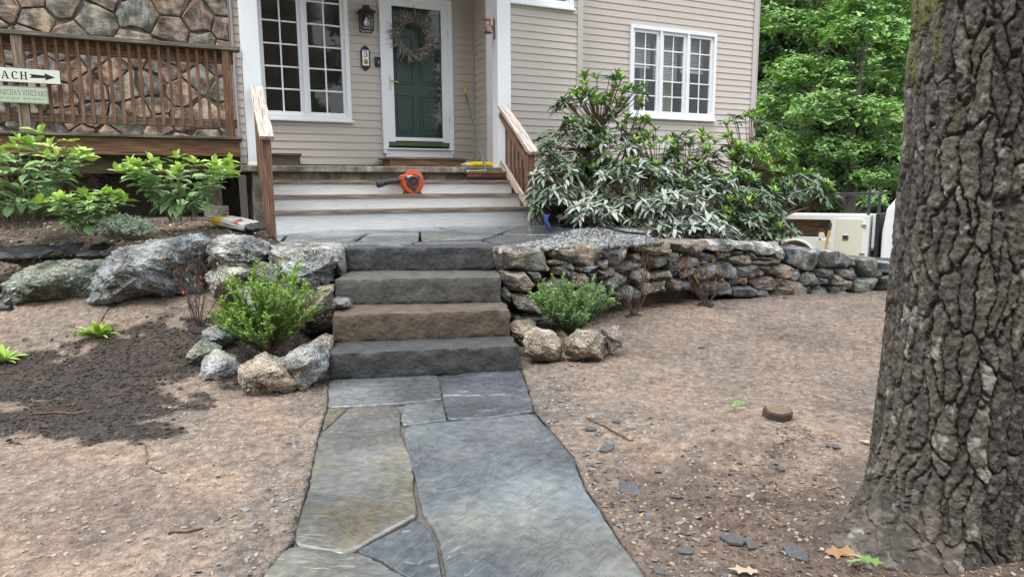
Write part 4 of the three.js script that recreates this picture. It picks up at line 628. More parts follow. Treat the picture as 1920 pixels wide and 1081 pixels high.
{ // house number with a brass knocker bell
  const t = thing('house_number_plaque', 'black scalloped house number plaque reading 3 with brass bell', 'plaque', hw(-0.005, 3.08, 0.016), YAW);
  const o = []; for (const [x, y] of [[-0.062, -0.1], [-0.062, 0.1], [-0.05, 0.118], [-0.028, 0.148], [-0.012, 0.16], [0.012, 0.16], [0.028, 0.148], [0.05, 0.118], [0.062, 0.1], [0.062, -0.1], [0.05, -0.122], [0.028, -0.15], [0, -0.168], [-0.028, -0.15], [-0.05, -0.122]]) o.push([x, y]);
  part(t, 'back_plate', prism(o, 0.012, 0.003), M.blackGloss); part(t, 'white_panel', sbox(0.09, 0.205, 0.006, 0.001), M.white, [0, 0, 0.019]);
  const g = new TextGeometry('3', { font, size: 0.082, depth: 0.003, curveSegments: 8, bevelEnabled: false }); g.computeBoundingBox(); const bb = g.boundingBox; g.translate(-(bb.min.x + bb.max.x) / 2, 0, 0); part(t, 'numeral', g, M.black, [0, 0.012, 0.0225]);
  part(t, 'bell_dome', lathe([[0.001, 0.024], [0.014, 0.021], [0.026, 0.012], [0.033, 0]], 20).rotateX(Math.PI / 2), M.brass, [0, -0.05, 0.022]); part(t, 'bell_knob', new THREE.SphereGeometry(0.007, 10, 8), M.brass, [0, -0.05, 0.049]);
}
{ const t = thing('doorbell', 'small square black doorbell plate next to the storm door', 'doorbell', hw(0.165, 3.04, 0.016), YAW); part(t, 'plate', sbox(0.085, 0.13, 0.022, 0.005), M.blackGloss, [0, 0, 0.011]); part(t, 'bezel', new THREE.TorusGeometry(0.012, 0.003, 8, 20), M.silver, [0.012, -0.005, 0.023]); part(t, 'button', lathe([[0.001, 0.003], [0.009, 0.002], [0.009, 0]], 12).rotateX(Math.PI / 2), M.black, [0.012, -0.005, 0.023]); }
// ---- leaf makers
function leafGeo(len, wid, o = {}) {
  const { n = 5, fold = 0.25, droop = 0.2, belly = 0.9, wave = 0 } = o, pos = [], uv = [], idx = [];
  for (let i = 0; i <= n; i++) { const t = i / n, w = i === n ? 0.0005 : wid / 2 * Math.pow(Math.sin(Math.PI * Math.pow(Math.max(t, 0.03), belly)), 0.8), x = len * t * (1 - 0.06 * droop * t), y = -droop * len * t * t; pos.push(x, y, 0, x, y + fold * w + wave * w * Math.sin(i * 2.3), w, x, y + fold * w - wave * w * Math.sin(i * 2.3), -w); uv.push(t, 0.5, t, 1, t, 0); }
  for (let i = 0; i < n; i++) { const a = i * 3; idx.push(a, a + 1, a + 3, a + 1, a + 4, a + 3, a, a + 3, a + 2, a + 2, a + 3, a + 5); }
  const g = new THREE.BufferGeometry(); g.setAttribute('position', new THREE.Float32BufferAttribute(pos, 3)); g.setAttribute('uv', new THREE.Float32BufferAttribute(uv, 2)); g.setIndex(idx); g.computeVertexNormals(); return g;
}
class Foliage {   // many leaves in one geometry, each with its own tint
  constructor() { this.p = []; this.u = []; this.c = []; this.i = []; this.n = 0; }
  add(g, m, c) { const P = g.attributes.position, U = g.attributes.uv, e = m.elements, b = this.n; for (let k = 0; k < P.count; k++) { const x = P.getX(k), y = P.getY(k), z = P.getZ(k); this.p.push(e[0] * x + e[4] * y + e[8] * z + e[12], e[1] * x + e[5] * y + e[9] * z + e[13], e[2] * x + e[6] * y + e[10] * z + e[14]); this.u.push(U.getX(k), U.getY(k)); this.c.push(c[0], c[1], c[2]); } for (const q of g.index.array) this.i.push(b + q); this.n += P.count; }
  geo() { const g = new THREE.BufferGeometry(); g.setAttribute('position', new THREE.Float32BufferAttribute(this.p, 3)); g.setAttribute('uv', new THREE.Float32BufferAttribute(this.u, 2)); g.setAttribute('color', new THREE.Float32BufferAttribute(this.c, 3)); g.setIndex(this.i); g.computeVertexNormals(); return g; }
}
function aim(pos, dir, roll, s = 1) {   // leaf frame: +x along dir, +y up as far as it can
  const x = dir.clone().normalize(), z = V().crossVectors(x, V(0, 1, 0)); if (z.lengthSq() < 1e-4) z.set(0, 0, 1); z.normalize(); const y = V().crossVectors(z, x);
  const c = Math.cos(roll), n = Math.sin(roll), y2 = y.clone().multiplyScalar(c).addScaledVector(z, n), z2 = z.clone().multiplyScalar(c).addScaledVector(y, -n);
  return new THREE.Matrix4().makeBasis(x.multiplyScalar(s), y2.multiplyScalar(s), z2.multiplyScalar(s)).setPosition(pos);
}
const leafPart = (parent, g, mat, m) => { const l = part(parent, 'leaf', g, mat); m.decompose(l.position, l.quaternion, l.scale); return l; };
const dirOf = (az, el) => V(Math.cos(az) * Math.cos(el), Math.sin(el), Math.sin(az) * Math.cos(el));
{ // wreath of dried lavender on the door glass
  const t = thing('wreath', 'wreath of dried lavender stems hanging on the green front door', 'wreath', hw(0.66, 3.4, 0.06), YAW), R = rng(8), stalk = [], fo = new Foliage(), bud = leafGeo(0.05, 0.012, { n: 2, fold: 0.6 });
  part(t, 'ring', new THREE.TorusGeometry(0.2, 0.018, 8, 40), M.twig);
  for (let i = 0; i < 240; i++) {
    const a = R() * 6.283, r = 0.2 + (R() - 0.5) * 0.06, b = V(Math.cos(a) * r, Math.sin(a) * r, 0.012 + R() * 0.015), out = a + 0.95 + (R() - 0.5) * 1.9, d = V(Math.cos(out), Math.sin(out), 0.12 * R()).normalize(), l = 0.06 + R() * 0.15, e = b.clone().addScaledVector(d, l);
    stalk.push(tube([b, e], [0.0022, 0.0015], 3, false)); const c = R(), col = c < 0.4 ? [0.36, 0.28, 0.33] : c < 0.7 ? [0.42, 0.4, 0.38] : [0.14, 0.2, 0.09];
    for (let k = 0; k < 4; k++) fo.add(bud, aim(b.clone().lerp(e, 0.35 + k * 0.18), V().copy(d).add(V(R() - 0.5, R() - 0.5, R() * 0.4).multiplyScalar(0.8)), R() * 6, 0.6 + R() * 0.5), col);
  }
  part(t, 'stalks', merge(stalk), M.stem); const f = part(t, 'flower_heads', fo.geo(), std({ vertexColors: true, roughness: 0.95, side: THREE.DoubleSide })); f.userData.kind = 'stuff';
}
{ // dinner bell with a cow on the right porch post
  const t = thing('wall_bell', 'cast bronze dinner bell with a small cow bracket on the white post', 'bell', hw(1.46, 3.36, 1.12), YAW), k = -1;
  part(t, 'wall_plate', prism([[-0.012, -0.13], [0.012, -0.13], [0.016, -0.08], [0.01, -0.02], [0.016, 0.06], [0.012, 0.13], [-0.012, 0.13], [-0.016, 0.06], [-0.01, -0.02], [-0.016, -0.08]], 0.01, 0.002), M.bronze, [0, 0, -0.01], [0, -Math.PI / 2, 0]);
  part(t, 'bracket', tube([V(-0.01, 0.0, 0), V(-0.04, 0.035, 0), V(-0.08, 0.045, 0), V(-0.13, 0.045, 0)], [0.009, 0.007, 0.006, 0.005], 8), M.bronze); part(t, 'bracket', tube([V(-0.01, -0.05, 0), V(-0.035, -0.02, 0), V(-0.045, 0.02, 0), V(-0.075, 0.04, 0)], 0.005, 8), M.bronze);
  const cow = new THREE.Group(); cow.name = 'cow_figure'; cow.position.set(-0.105, 0.052, 0); t.add(cow);
  part(cow, 'body', tube([V(0.045, 0.058, 0), V(0.035, 0.06, 0), V(0.0, 0.056, 0), V(-0.03, 0.06, 0), V(-0.045, 0.07, 0), V(-0.062, 0.078, 0), V(-0.078, 0.066, 0)], [0.008, 0.02, 0.022, 0.019, 0.013, 0.012, 0.006], 10), M.bronze); for (const x of [-0.03, -0.022, 0.028, 0.036]) part(cow, 'leg', tube([V(x, 0.05, 0), V(x, 0, 0)], [0.007, 0.005], 6), M.bronze); for (const s of [-1, 1]) part(cow, 'horn', tube([V(-0.058, 0.085, s * 0.006), V(-0.055, 0.1, s * 0.014)], [0.003, 0.001], 5), M.bronze);
  part(t, 'bell', lathe([[0.001, 0.075], [0.018, 0.073], [0.028, 0.06], [0.034, 0.035], [0.044, 0.01], [0.062, -0.004], [0.058, -0.006], [0.04, 0.008]], 24), M.bronze, [-0.105, -0.055, 0]); part(t, 'clapper', tube([V(-0.105, 0, 0), V(-0.105, -0.07, 0)], [0.003, 0.009], 8), M.bronze); part(t, 'hanger', tube([V(-0.105, 0.04, 0), V(-0.105, 0.015, 0)], 0.004, 6), M.bronze);
}
{ // signs on the deck railing
  const face = (w, h, draw) => { const c = document.createElement('canvas'); c.width = 1024; c.height = Math.round(1024 * h / w); draw(c.getContext('2d'), c.width, c.height); const t = new THREE.CanvasTexture(c); t.colorSpace = THREE.SRGBColorSpace; t.magFilter = THREE.LinearFilter; return t; };
  const speck = (x, W, H, seed, col) => { const R = rng(seed); for (let i = 0; i < 900; i++) { x.fillStyle = col + (0.05 + R() * 0.25) + ')'; x.fillRect(R() * W, R() * H, 4 + R() * 40, 1 + R() * 2); } };
  const mk = (name, label, u0, u1, v0, v1, z, edge, draw) => { const w = u1 - u0, h = v1 - v0, t = thing(name, label, 'sign', hw((u0 + u1) / 2, (v0 + v1) / 2, z), YAW, undefined); part(t, 'board', board(w, h, 0.018), edge, [0, 0, -0.0095]); part(t, 'printed_face', new THREE.PlaneGeometry(w - 0.004, h - 0.004), std({ map: face(w, h, draw), roughness: 0.7 }), [0, 0, 0.002]); t.rotation.z = -0.005; return t; };
  mk('beach_sign', 'white arrow sign lettered BEACH in black, wired to the deck railing', -4.08, -3.392, 2.362, 2.497, 1.235, woodMat(0.7, 0.71, 0.66), (x, W, H) => { x.fillStyle = '#dfe2d8'; x.fillRect(0, 0, W, H); speck(x, W, H, 3, 'rgba(120,125,110,'); x.fillStyle = '#17181c'; x.font = 'bold ' + Math.round(H * 0.8) + 'px serif'; x.textBaseline = 'middle'; x.textAlign = 'center'; [...'BEACH'].forEach((ch, i) => { x.save(); x.translate(118 + i * 113, H * 0.52); x.scale(0.8, 1); x.fillText(ch, 0, 0); x.restore(); }); const ax = 640; x.beginPath(); x.moveTo(ax, H * 0.36); x.lineTo(ax + 195, H * 0.42); x.lineTo(ax + 190, H * 0.24); x.lineTo(ax + 325, H * 0.53); x.lineTo(ax + 195, H * 0.78); x.lineTo(ax + 200, H * 0.62); x.lineTo(ax, H * 0.66); x.lineTo(ax + 30, H * 0.51); x.fill(); });
  mk('vineyard_sign', 'pale green framed place name sign with coordinates on the deck railing', -3.955, -3.507, 2.16, 2.325, 1.235, woodMat(0.36, 0.41, 0.34), (x, W, H) => { x.fillStyle = '#b9c3ae'; x.fillRect(0, 0, W, H); speck(x, W, H, 5, 'rgba(90,100,80,'); x.strokeStyle = '#8d9a84'; x.lineWidth = 26; x.strokeRect(13, 13, W - 26, H - 26); x.fillStyle = '#3a4038'; x.textAlign = 'center'; x.textBaseline = 'middle'; x.font = Math.round(H * 0.4) + 'px serif'; x.save(); x.translate(W / 2, H * 0.38); x.scale(0.62, 1.15); x.fillText('MARTHA\u2019S VINEYARD', 0, 0); x.restore(); x.font = Math.round(H * 0.19) + 'px sans-serif'; x.fillText('N41\u00b022\u203249.8\u2033   W70\u00b038\u203243.7\u2033', W / 2, H * 0.74); });
}
// ---------------------------------------------------------------- tools left on the stairs
M.orange = std({ color: lin(0.5, 0.08, 0.028), roughness: 0.4 }); M.plastic = std({ color: lin(0.035, 0.037, 0.042), roughness: 0.55 });
{
  const t = thing('leaf_blower', 'orange handheld leaf blower with black tube standing on the stair tread', 'leaf blower', hw(0.105, 1.235, 1.72), YAW); t.scale.setScalar(0.9);
  const ring = []; for (let i = 0; i < 40; i++) { const a = i / 40 * 6.283; ring.push([Math.cos(a) * (0.128 + 0.008 * Math.sin(a)), 0.142 + Math.sin(a) * 0.128]); }
  part(t, 'fan_housing', prism(ring, 0.1, 0.02), M.orange, [0, 0, -0.06]);
  part(t, 'intake_ring', new THREE.TorusGeometry(0.07, 0.014, 10, 32), M.plastic, [-0.01, 0.15, 0.065]);
  part(t, 'intake_grille', lathe([[0.001, 0.012], [0.04, 0.01], [0.066, 0.0]], 24).rotateX(Math.PI / 2), std({ color: lin(0.2, 0.05, 0.03), roughness: 0.6 }), [-0.01, 0.15, 0.058]);
  for (let k = 0; k < 8; k++) part(t, 'grille_bar', sbox(0.006, 0.13, 0.006), M.plastic, [-0.01, 0.15, 0.072], [0, 0, k * Math.PI / 8]);
  for (const a of [0.7, 2.6, 4.9]) part(t, 'housing_bracket', sbox(0.06, 0.045, 0.02, 0.008), M.plastic, [-0.01 + Math.cos(a) * 0.088, 0.15 + Math.sin(a) * 0.088, 0.062], [0, 0, a]);
  part(t, 'handle', tube([V(-0.06, 0.262, 0), V(-0.04, 0.295, 0), V(0.01, 0.3, 0), V(0.07, 0.29, 0), V(0.115, 0.255, 0), V(0.135, 0.2, 0), V(0.13, 0.15, 0)], [0.02, 0.02, 0.017, 0.018, 0.02, 0.022, 0.025], 12), M.orange);
  part(t, 'engine_cover', sbox(0.17, 0.085, 0.1, 0.02), M.orange, [-0.08, 0.215, 0.01], [0, 0, 0.16]); part(t, 'badge_plate', sbox(0.07, 0.02, 0.004), M.white, [-0.05, 0.23, 0.063], [0, 0, 0.16]);
  part(t, 'fuel_cap', sbox(0.05, 0.045, 0.06, 0.01), M.orange, [-0.055, 0.28, 0.0], [0, 0, 0.3]);
  part(t, 'outlet', tube([V(-0.1, 0.19, 0.0), V(-0.17, 0.185, 0.0)], [0.045, 0.04], 16), M.orange);
  part(t, 'tube', tube([V(-0.16, 0.185, 0), V(-0.22, 0.175, 0.01), V(-0.3, 0.165, 0.02), V(-0.36, 0.155, 0.03), V(-0.4, 0.14, 0.035)], [0.037, 0.038, 0.036, 0.038, 0.037], 18), M.plastic); part(t, 'nozzle', tube([V(-0.4, 0.14, 0.035), V(-0.475, 0.13, 0.045)], [0.046, 0.05], 18), M.plastic);
  for (const s of [-1, 1]) part(t, 'foot', prism([[-0.03, 0], [0.03, 0], [0.012, 0.035], [-0.012, 0.035]], 0.09), M.plastic, [s * 0.09, 0, -0.05]);
}
{
  const head = hw(1.18, 1.4, 1.43), top = hw(1.43, 2.75, 0.05), t = thing('push_broom', 'push broom with grey handle and reddish bristles leaning on the siding', 'broom', head, YAW);
  const toLocal = (p) => p.clone().sub(head).applyAxisAngle(V(0, 1, 0), -YAW), b = toLocal(top), a = V(0, 0.105, 0);
  part(t, 'handle', tube([a, b], 0.0125, 10), std({ color: lin(0.13, 0.13, 0.14), roughness: 0.4 })); part(t, 'handle_tip', tube([b.clone().lerp(a, 0.065), b.clone().lerp(a, -0.004)], 0.016, 10), std({ color: lin(0.75, 0.5, 0.04), roughness: 0.5 }));
  part(t, 'brush_block', board(0.56, 0.03, 0.07), M.redWood, [0.02, 0.1, 0]); part(t, 'brace', tube([V(-0.26, 0.118, 0.03), V(0, 0.125, 0.02)], 0.006, 6), M.silver);
  const R = rng(3), gs = [], dk = []; for (let i = 0; i < 700; i++) { const x = -0.255 + 0.55 * R(), z = (R() - 0.5) * 0.06, dx = (R() - 0.5) * 0.02 + 0.02 * (x > 0.2 ? 1 : 0), dz = z * 0.4; gs.push(tube([V(x, 0.09, z), V(x + dx * 0.5, 0.045, z + dz * 0.5)], 0.0026, 3, false)); dk.push(tube([V(x + dx * 0.5, 0.045, z + dz * 0.5), V(x + dx, 0.002, z + dz)], 0.0026, 3, false)); }
  part(t, 'bristles', merge(gs), std({ color: lin(0.28, 0.1, 0.07), roughness: 0.9 })).userData.kind = 'stuff'; part(t, 'bristle_tips', merge(dk), std({ color: lin(0.035, 0.03, 0.03), roughness: 0.9 })).userData.kind = 'stuff';
  part(t, 'scraper_bolt', lathe([[0.001, 0.02], [0.016, 0.012], [0.018, 0]], 12).rotateZ(Math.PI / 2), M.silver, [-0.26, 0.11, 0.02]);
}
function sack(len, wid, hgt, seed, paint) {   // a slack bag lying down, folds in its skin
  const g = new THREE.SphereGeometry(1, 64, 40), p = g.attributes.position, c = [], q = V();
  for (let i = 0; i < p.count; i++) { q.fromBufferAttribute(p, i); const s = (v, e) => Math.sign(v) * Math.abs(v) ** e; let x = s(q.x, 0.5), y = s(q.y, 0.9), z = s(q.z, 0.6); const f = fbm(x * 2 + seed, y * 2, z * 2, 4), r = 1 - Math.abs(n3(x * 3 + seed, z * 3.4, 2)); y *= 0.7 + 0.3 * (1 - x * x) + f * 0.4; c.push(...paint(x, z, f)); p.setXYZ(i, x * len / 2 * (1 + f * 0.08), Math.max(-0.9, y + r * 0.35 - 0.25) * hgt / 2, z * wid / 2 * (1 + f * 0.15)); }
  g.setAttribute('color', new THREE.Float32BufferAttribute(c, 3)); g.computeVertexNormals(); g.computeBoundingBox(); g.translate(0, -g.boundingBox.min.y, 0); return g;
}
M.bagSkin = phy({ vertexColors: true, roughness: 0.35, color: lin(1, 1, 1) });
single('yellow_bag', sack(0.5, 0.24, 0.09, 3, (x) => x < -0.75 ? [0.5, 0.5, 0.48] : [0.72, 0.52, 0.02]), M.bagSkin, 'flattened yellow plastic bag on the concrete landing', 'bag', null, hw(1.3, 1.573, 0.9), [0, YAW, 0]);
{ const p = atZ(447, 412, 6.75); single('soil_bag', sack(0.58, 0.3, 0.11, 9, (x, z, f) => x < -0.62 ? [0.75, 0.5, 0.02] : x < -0.4 && z > 0 ? [0.7, 0.46, 0.02] : x > 0.62 ? [0.05, 0.045, 0.045] : (x > 0.05 && x < 0.3 && z > 0.2) ? [0.5, 0.04, 0.05] : [0.62, 0.61, 0.57]), M.bagSkin, 'crumpled white and yellow soil bag lying beside the concrete pier', 'bag', null, V(p.x, 0.9, p.z), [0.05, -0.35, -0.14]); }
{ // hose with blue nozzle, white stone
  const y = 0.87, a = onY(1026, 432, y), pts = [[1030, 428], [1060, 424], [1100, 421], [1140, 430], [1175, 438], [1210, 441]].map(([px, py]) => onY(px, py, 0.87).setY(y + 0.012));
  const t = thing('garden_hose', 'black garden hose with blue spray nozzle on the slate paving', 'hose', V(a.x, y, a.z)); const L = (p) => p.clone().sub(t.position), crv = new THREE.CatmullRomCurve3(pts.map(L)).getPoints(60);
  part(t, 'hose_pipe', tube(crv, 0.011, 8), M.blackGloss); part(t, 'nozzle_body', tube([L(pts[0]), L(pts[0]).add(V(-0.03, 0.02, 0.02)), L(pts[0]).add(V(-0.035, 0.07, 0.02)), L(pts[0]).add(V(-0.03, 0.13, 0.02))], [0.016, 0.02, 0.018, 0.028], 12), std({ color: lin(0.03, 0.08, 0.35), roughness: 0.4 })); part(t, 'nozzle_grip', tube([L(pts[0]).add(V(-0.035, 0.08, 0.02)), L(pts[0]).add(V(-0.01, 0.03, 0.06)), L(pts[0]).add(V(0.0, -0.005, 0.07))], 0.01, 8), M.plastic);
  const m = pixStone(scene, 'edging_rock', [1006, 408, 1022, 401, 1046, 408, 1050, 424, 1030, 432, 1010, 424], atZ(1028, 416, 8.1), V(0, 0, 1), 0.25, M.rockPale, { seed: 44, sink: 0.03 }); tag(m, 'pale rusty rock beside the stair newel and hose nozzle', 'rock');
  const m2 = pixStone(scene, 'edging_rock_001', [1050, 412, 1080, 407, 1100, 409, 1100, 428, 1052, 430], atZ(1075, 418, 8.2), V(0, 0, 1), 0.25, M.rockDark, { seed: 45, sink: 0.03 }); tag(m2, 'dark rock between the pale rusty rock and rhododendron', 'rock');
}
{ // black pipe end lying by the boulders
  const p = atZ(-30, 549, 5.35), q = atZ(15, 549, 5.35), t = thing('drain_pipe', 'black corrugated pipe end resting by the pinkish boulder', 'pipe', p); const L = q.sub(p).setY(0); const pts = []; for (let i = 0; i <= 16; i++) pts.push(V(0, 0.0, 0).lerp(L, i / 16)); part(t, 'pipe', tube(pts, pts.map((_, i) => 0.022 + (i % 2) * 0.003), 14), M.plastic); part(t, 'end_cap', tube([L.clone(), L.clone().multiplyScalar(1.05)], 0.027, 14), M.black); t.position.y = groundY(p.x, p.z) + 0.015;
}
{ // black landscape fabric tucked behind the boulders
  for (const [px, py, w, lab] of [[60, 486, 0.85, 'crumpled black landscape fabric behind the mossy boulder'], [205, 482, 0.4, 'black fabric scrap between mossy boulder and blue grey boulder']]) { const g = new THREE.PlaneGeometry(w, 0.32, 40, 16); g.rotateX(-Math.PI / 2); const p = g.attributes.position, c = atZ(px, py, 6.0); for (let i = 0; i < p.count; i++) p.setY(i, 0.035 + 0.09 * fbm(p.getX(i) * 5 + px, p.getZ(i) * 7, 1, 4) + 0.02 * p.getZ(i)); g.computeVertexNormals(); single('landscape_fabric', g, std({ color: lin(0.03, 0.03, 0.034), roughness: 0.6, side: THREE.DoubleSide }), lab, 'fabric', null, V(c.x, 0.73, c.z), [0.25, 0.1, 0]); }
}

// ---------------------------------------------------------------- planting
M.hyTip = leafMat(0.4, 0.58, 0.1); M.hyMid = leafMat(0.27, 0.45, 0.12); M.hyOld = leafMat(0.2, 0.34, 0.13, { transmission: 0.25 });
const tY = (x, z, px) => { const a = terraceFront(px), b = houseLine(a, 0.02), l = a.distanceTo(b); return terraceY(px, clamp(V(x, 0, z).distanceTo(a) / l)); };
{
  const big = [0, 1, 2].map((k) => leafGeo(0.128, 0.072, { fold: 0.16 + k * 0.12, droop: 0.12 + k * 0.16, wave: 0.12 })), small = leafGeo(0.09, 0.045, { fold: 0.4, droop: 0.05 });
  const hydrangea = (px, py, depth, h, spread, stems, seed, label, lean = 0) => {
    const p = atZ(px, py, depth), R = rng(seed), t = thing('hydrangea', label, 'shrub', p, 0, 'hydrangeas in front of the deck'), st = [], rest = {}; let n = 0;
    for (let s = 0; s < stems; s++) {
      const az = s / stems * 6.283 + R() * 0.8, out = spread * (0.25 + 0.75 * Math.sqrt(R())), hh = h * (1.02 - 0.32 * out / spread) * (0.85 + R() * 0.2), pts = [];
      for (let i = 0; i <= 6; i++) { const q = i / 6; pts.push(V(Math.cos(az) * (0.12 * spread * 2 + out * q ** 1.2) + lean * q, hh * Math.sin(q * 1.35) / Math.sin(1.35), Math.sin(az) * (0.12 * spread * 2 + out * q ** 1.2))); }
      const c = new THREE.CatmullRomCurve3(pts); st.push(tube(pts, pts.map((_, i) => 0.0045 - i * 0.0004), 5));
      const nodes = 5 + Math.round(R() * 2);
      for (let k = 0; k < nodes; k++) {
        const q = 0.24 + 0.72 * k / (nodes - 1 || 1), P = c.getPoint(Math.min(q, 1)), tipness = k / (nodes - 1);
        for (let side = 0; side < (k === nodes - 1 ? 4 : 2); side++) {
          const a = k * 1.57 + side * (k === nodes - 1 ? 1.57 : 3.1416) + az + R() * 0.5, el = lerp(-0.25, 0.5, tipness) + (R() - 0.5) * 0.5, sc = (k === nodes - 1 && side > 1 ? 0.75 : 1) * (0.75 + R() * 0.45);
          const lg = big[Math.floor(R() * 3)], lm = tipness > 0.85 ? 'hyTip' : tipness > 0.45 && R() < 0.7 ? 'hyMid' : 'hyOld', mm = aim(P, dirOf(a, el), (R() - 0.5) * 0.7, sc); if (n < 280 && !(s % 4 === 3 && k < 3)) { leafPart(t, lg, M[lm], mm); n++; } else (rest[lm] ??= new Foliage()).add(lg, mm, [1, 1, 1]);
        }
      }
      for (let k = 0; k < 3 && n < 298; k++, n++) leafPart(t, small, M.hyTip, aim(c.getPoint(1), dirOf(R() * 6.28, 0.9 + R() * 0.4), R() - 0.5, 0.7 + R() * 0.4));
    }
    for (const k of Object.keys(rest)) part(t, { hyTip: 'young_leaves', hyMid: 'leaves', hyOld: 'old_leaves' }[k], rest[k].geo(), M[k]).userData.kind = 'stuff';
    part(t, 'stems', merge(st), M.stem); return t;
  };
  hydrangea(45, 428, 6.15, 0.98, 0.55, 30, 11, 'tallest leafy hydrangea in front of the deck, under the signs', -0.05);
  hydrangea(165, 442, 6.0, 0.44, 0.28, 14, 12, 'small hydrangea between the tall one and silvery wormwood');
  hydrangea(342, 414, 6.35, 0.68, 0.46, 26, 13, 'rounded hydrangea in front of the dark gap beneath the deck', 0.04);
  // silvery wormwood mound
  const p = atZ(232, 446, 5.95), R = rng(31), t = thing('wormwood', 'low mound of silvery grey green wormwood in the raised bed', 'plant', p), f = new Foliage(), lf = leafGeo(0.032, 0.007, { n: 2, fold: 0.3 });
  const st = []; for (let i = 0; i < 230; i++) { const a = R() * 6.283, r = Math.sqrt(R()), x = Math.cos(a) * r * 0.3, z = Math.sin(a) * r * 0.2, hh = 0.17 * (1 - r * r * 0.75) + 0.05 * R(), b = V(x * 0.5, 0, z * 0.5), e = V(x, hh, z); st.push(tube([b, e], [0.003, 0.0015], 3, false)); for (let k = 0; k < 14; k++) { const v = 0.72 + R() * 0.4; f.add(lf, aim(b.clone().lerp(e, 0.55 + 0.45 * R()), dirOf(R() * 6.28, R() * 1.4 - 0.2), R() * 6, 0.7 + R() * 0.7), [0.34 * v, 0.42 * v, 0.32 * v]); } }
  part(t, 'stems', merge(st), M.stem); part(t, 'foliage', f.geo(), leafMat(1, 1, 1, { vertexColors: true, bumpMap: null, transmission: 0.15 })).userData.kind = 'stuff';
  // hostas
  const hg = [leafGeo(0.15, 0.036, { fold: 0.5, droop: 0.45 }), leafGeo(0.12, 0.034, { fold: 0.4, droop: 0.25 })], hm = [leafMat(0.36, 0.52, 0.06), leafMat(0.28, 0.44, 0.06)];
  const hosta = (px, py, depth, n, s, label, seed) => { const q = atZ(px, py, depth); q.y = groundY(q.x, q.z) - 0.005; const t = thing('hosta', label, 'plant', q, 0, 'young hostas in the dirt'), R = rng(seed); for (let i = 0; i < n; i++) { const a = R() * 6.283; leafPart(t, hg[i % 2], hm[i % 2], aim(V(Math.cos(a) * 0.012, 0.004, Math.sin(a) * 0.012), dirOf(a, 0.35 + R() * 0.95), (R() - 0.5) * 0.6, s * (0.7 + R() * 0.5))); } };
  hosta(178, 584, 5.0, 62, 0.95, 'lone lime green hosta below the mossy boulder', 4); hosta(-2, 604, 4.7, 40, 0.85, 'lime green hosta at the edge of the dark loam', 5);
}
// feathery evergreen shrubs in the planting pockets
function feathery(px, py, depth, h, w, seed, young, old, label, skew) {
  const p = atZ(px, py, depth), R = rng(seed), t = thing('evergreen_shrub', label, 'shrub', p, 0, 'evergreen shrubs flanking the steps'), st = [], f = new Foliage(), lf = leafGeo(0.018, 0.011, { n: 2, fold: 0.3, belly: 1 });
  for (let s = 0; s < 52; s++) {
    const az = R() * 6.283, out = w / 2 * (0.15 + 0.85 * Math.sqrt(R())), hh = h * (0.55 + 0.5 * R()) * (1 - 0.45 * (out / (w / 2)) ** 2) + skew(Math.cos(az) * out) * h, pts = [];
    for (let i = 0; i <= 5; i++) { const q = i / 5; pts.push(V(Math.cos(az) * out * q ** 0.9 + 0.012 * R(), hh * q ** 0.85, Math.sin(az) * out * 0.8 * q ** 0.9)); }
    const c = new THREE.CatmullRomCurve3(pts); st.push(tube(pts, pts.map((_, i) => 0.005 - i * 0.0008), 4, false));
    for (let k = 0; k < 17; k++) {
      const q = 0.18 + 0.82 * (k + R()) / 17, b = c.getPoint(Math.min(q, 1)), ax = c.getTangent(Math.min(q, 1)), d = ax.clone().add(V(R() - 0.5, R() * 0.6 - 0.1, R() - 0.5).multiplyScalar(1.7)).normalize(), l = 0.045 + 0.06 * R() * (1.2 - q * 0.5), e = b.clone().addScaledVector(d, l); st.push(tube([b, e], [0.0018, 0.0008], 3, false));
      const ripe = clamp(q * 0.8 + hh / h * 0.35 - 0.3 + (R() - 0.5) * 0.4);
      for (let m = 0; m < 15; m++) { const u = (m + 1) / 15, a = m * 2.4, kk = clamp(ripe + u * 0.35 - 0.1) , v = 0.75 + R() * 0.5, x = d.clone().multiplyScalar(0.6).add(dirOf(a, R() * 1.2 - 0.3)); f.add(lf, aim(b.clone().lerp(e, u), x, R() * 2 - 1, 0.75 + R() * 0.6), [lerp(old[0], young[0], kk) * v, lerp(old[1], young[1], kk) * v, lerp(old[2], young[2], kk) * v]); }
    }
  }
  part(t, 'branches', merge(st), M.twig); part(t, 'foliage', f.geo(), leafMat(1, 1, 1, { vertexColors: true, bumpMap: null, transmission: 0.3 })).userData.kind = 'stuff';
}
feathery(503, 668, 4.72, 0.7, 0.72, 6, [0.3, 0.5, 0.05], [0.06, 0.15, 0.03], 'bright green feathery shrub left of the granite steps', (x) => 0.06 * Math.sin(x * 9)); feathery(1068, 632, 5.3, 0.5, 0.66, 9, [0.27, 0.44, 0.12], [0.06, 0.13, 0.05], 'blue green feathery shrub right of the granite steps', (x) => Math.abs(x) > 0.12 ? 0.12 : -0.02);
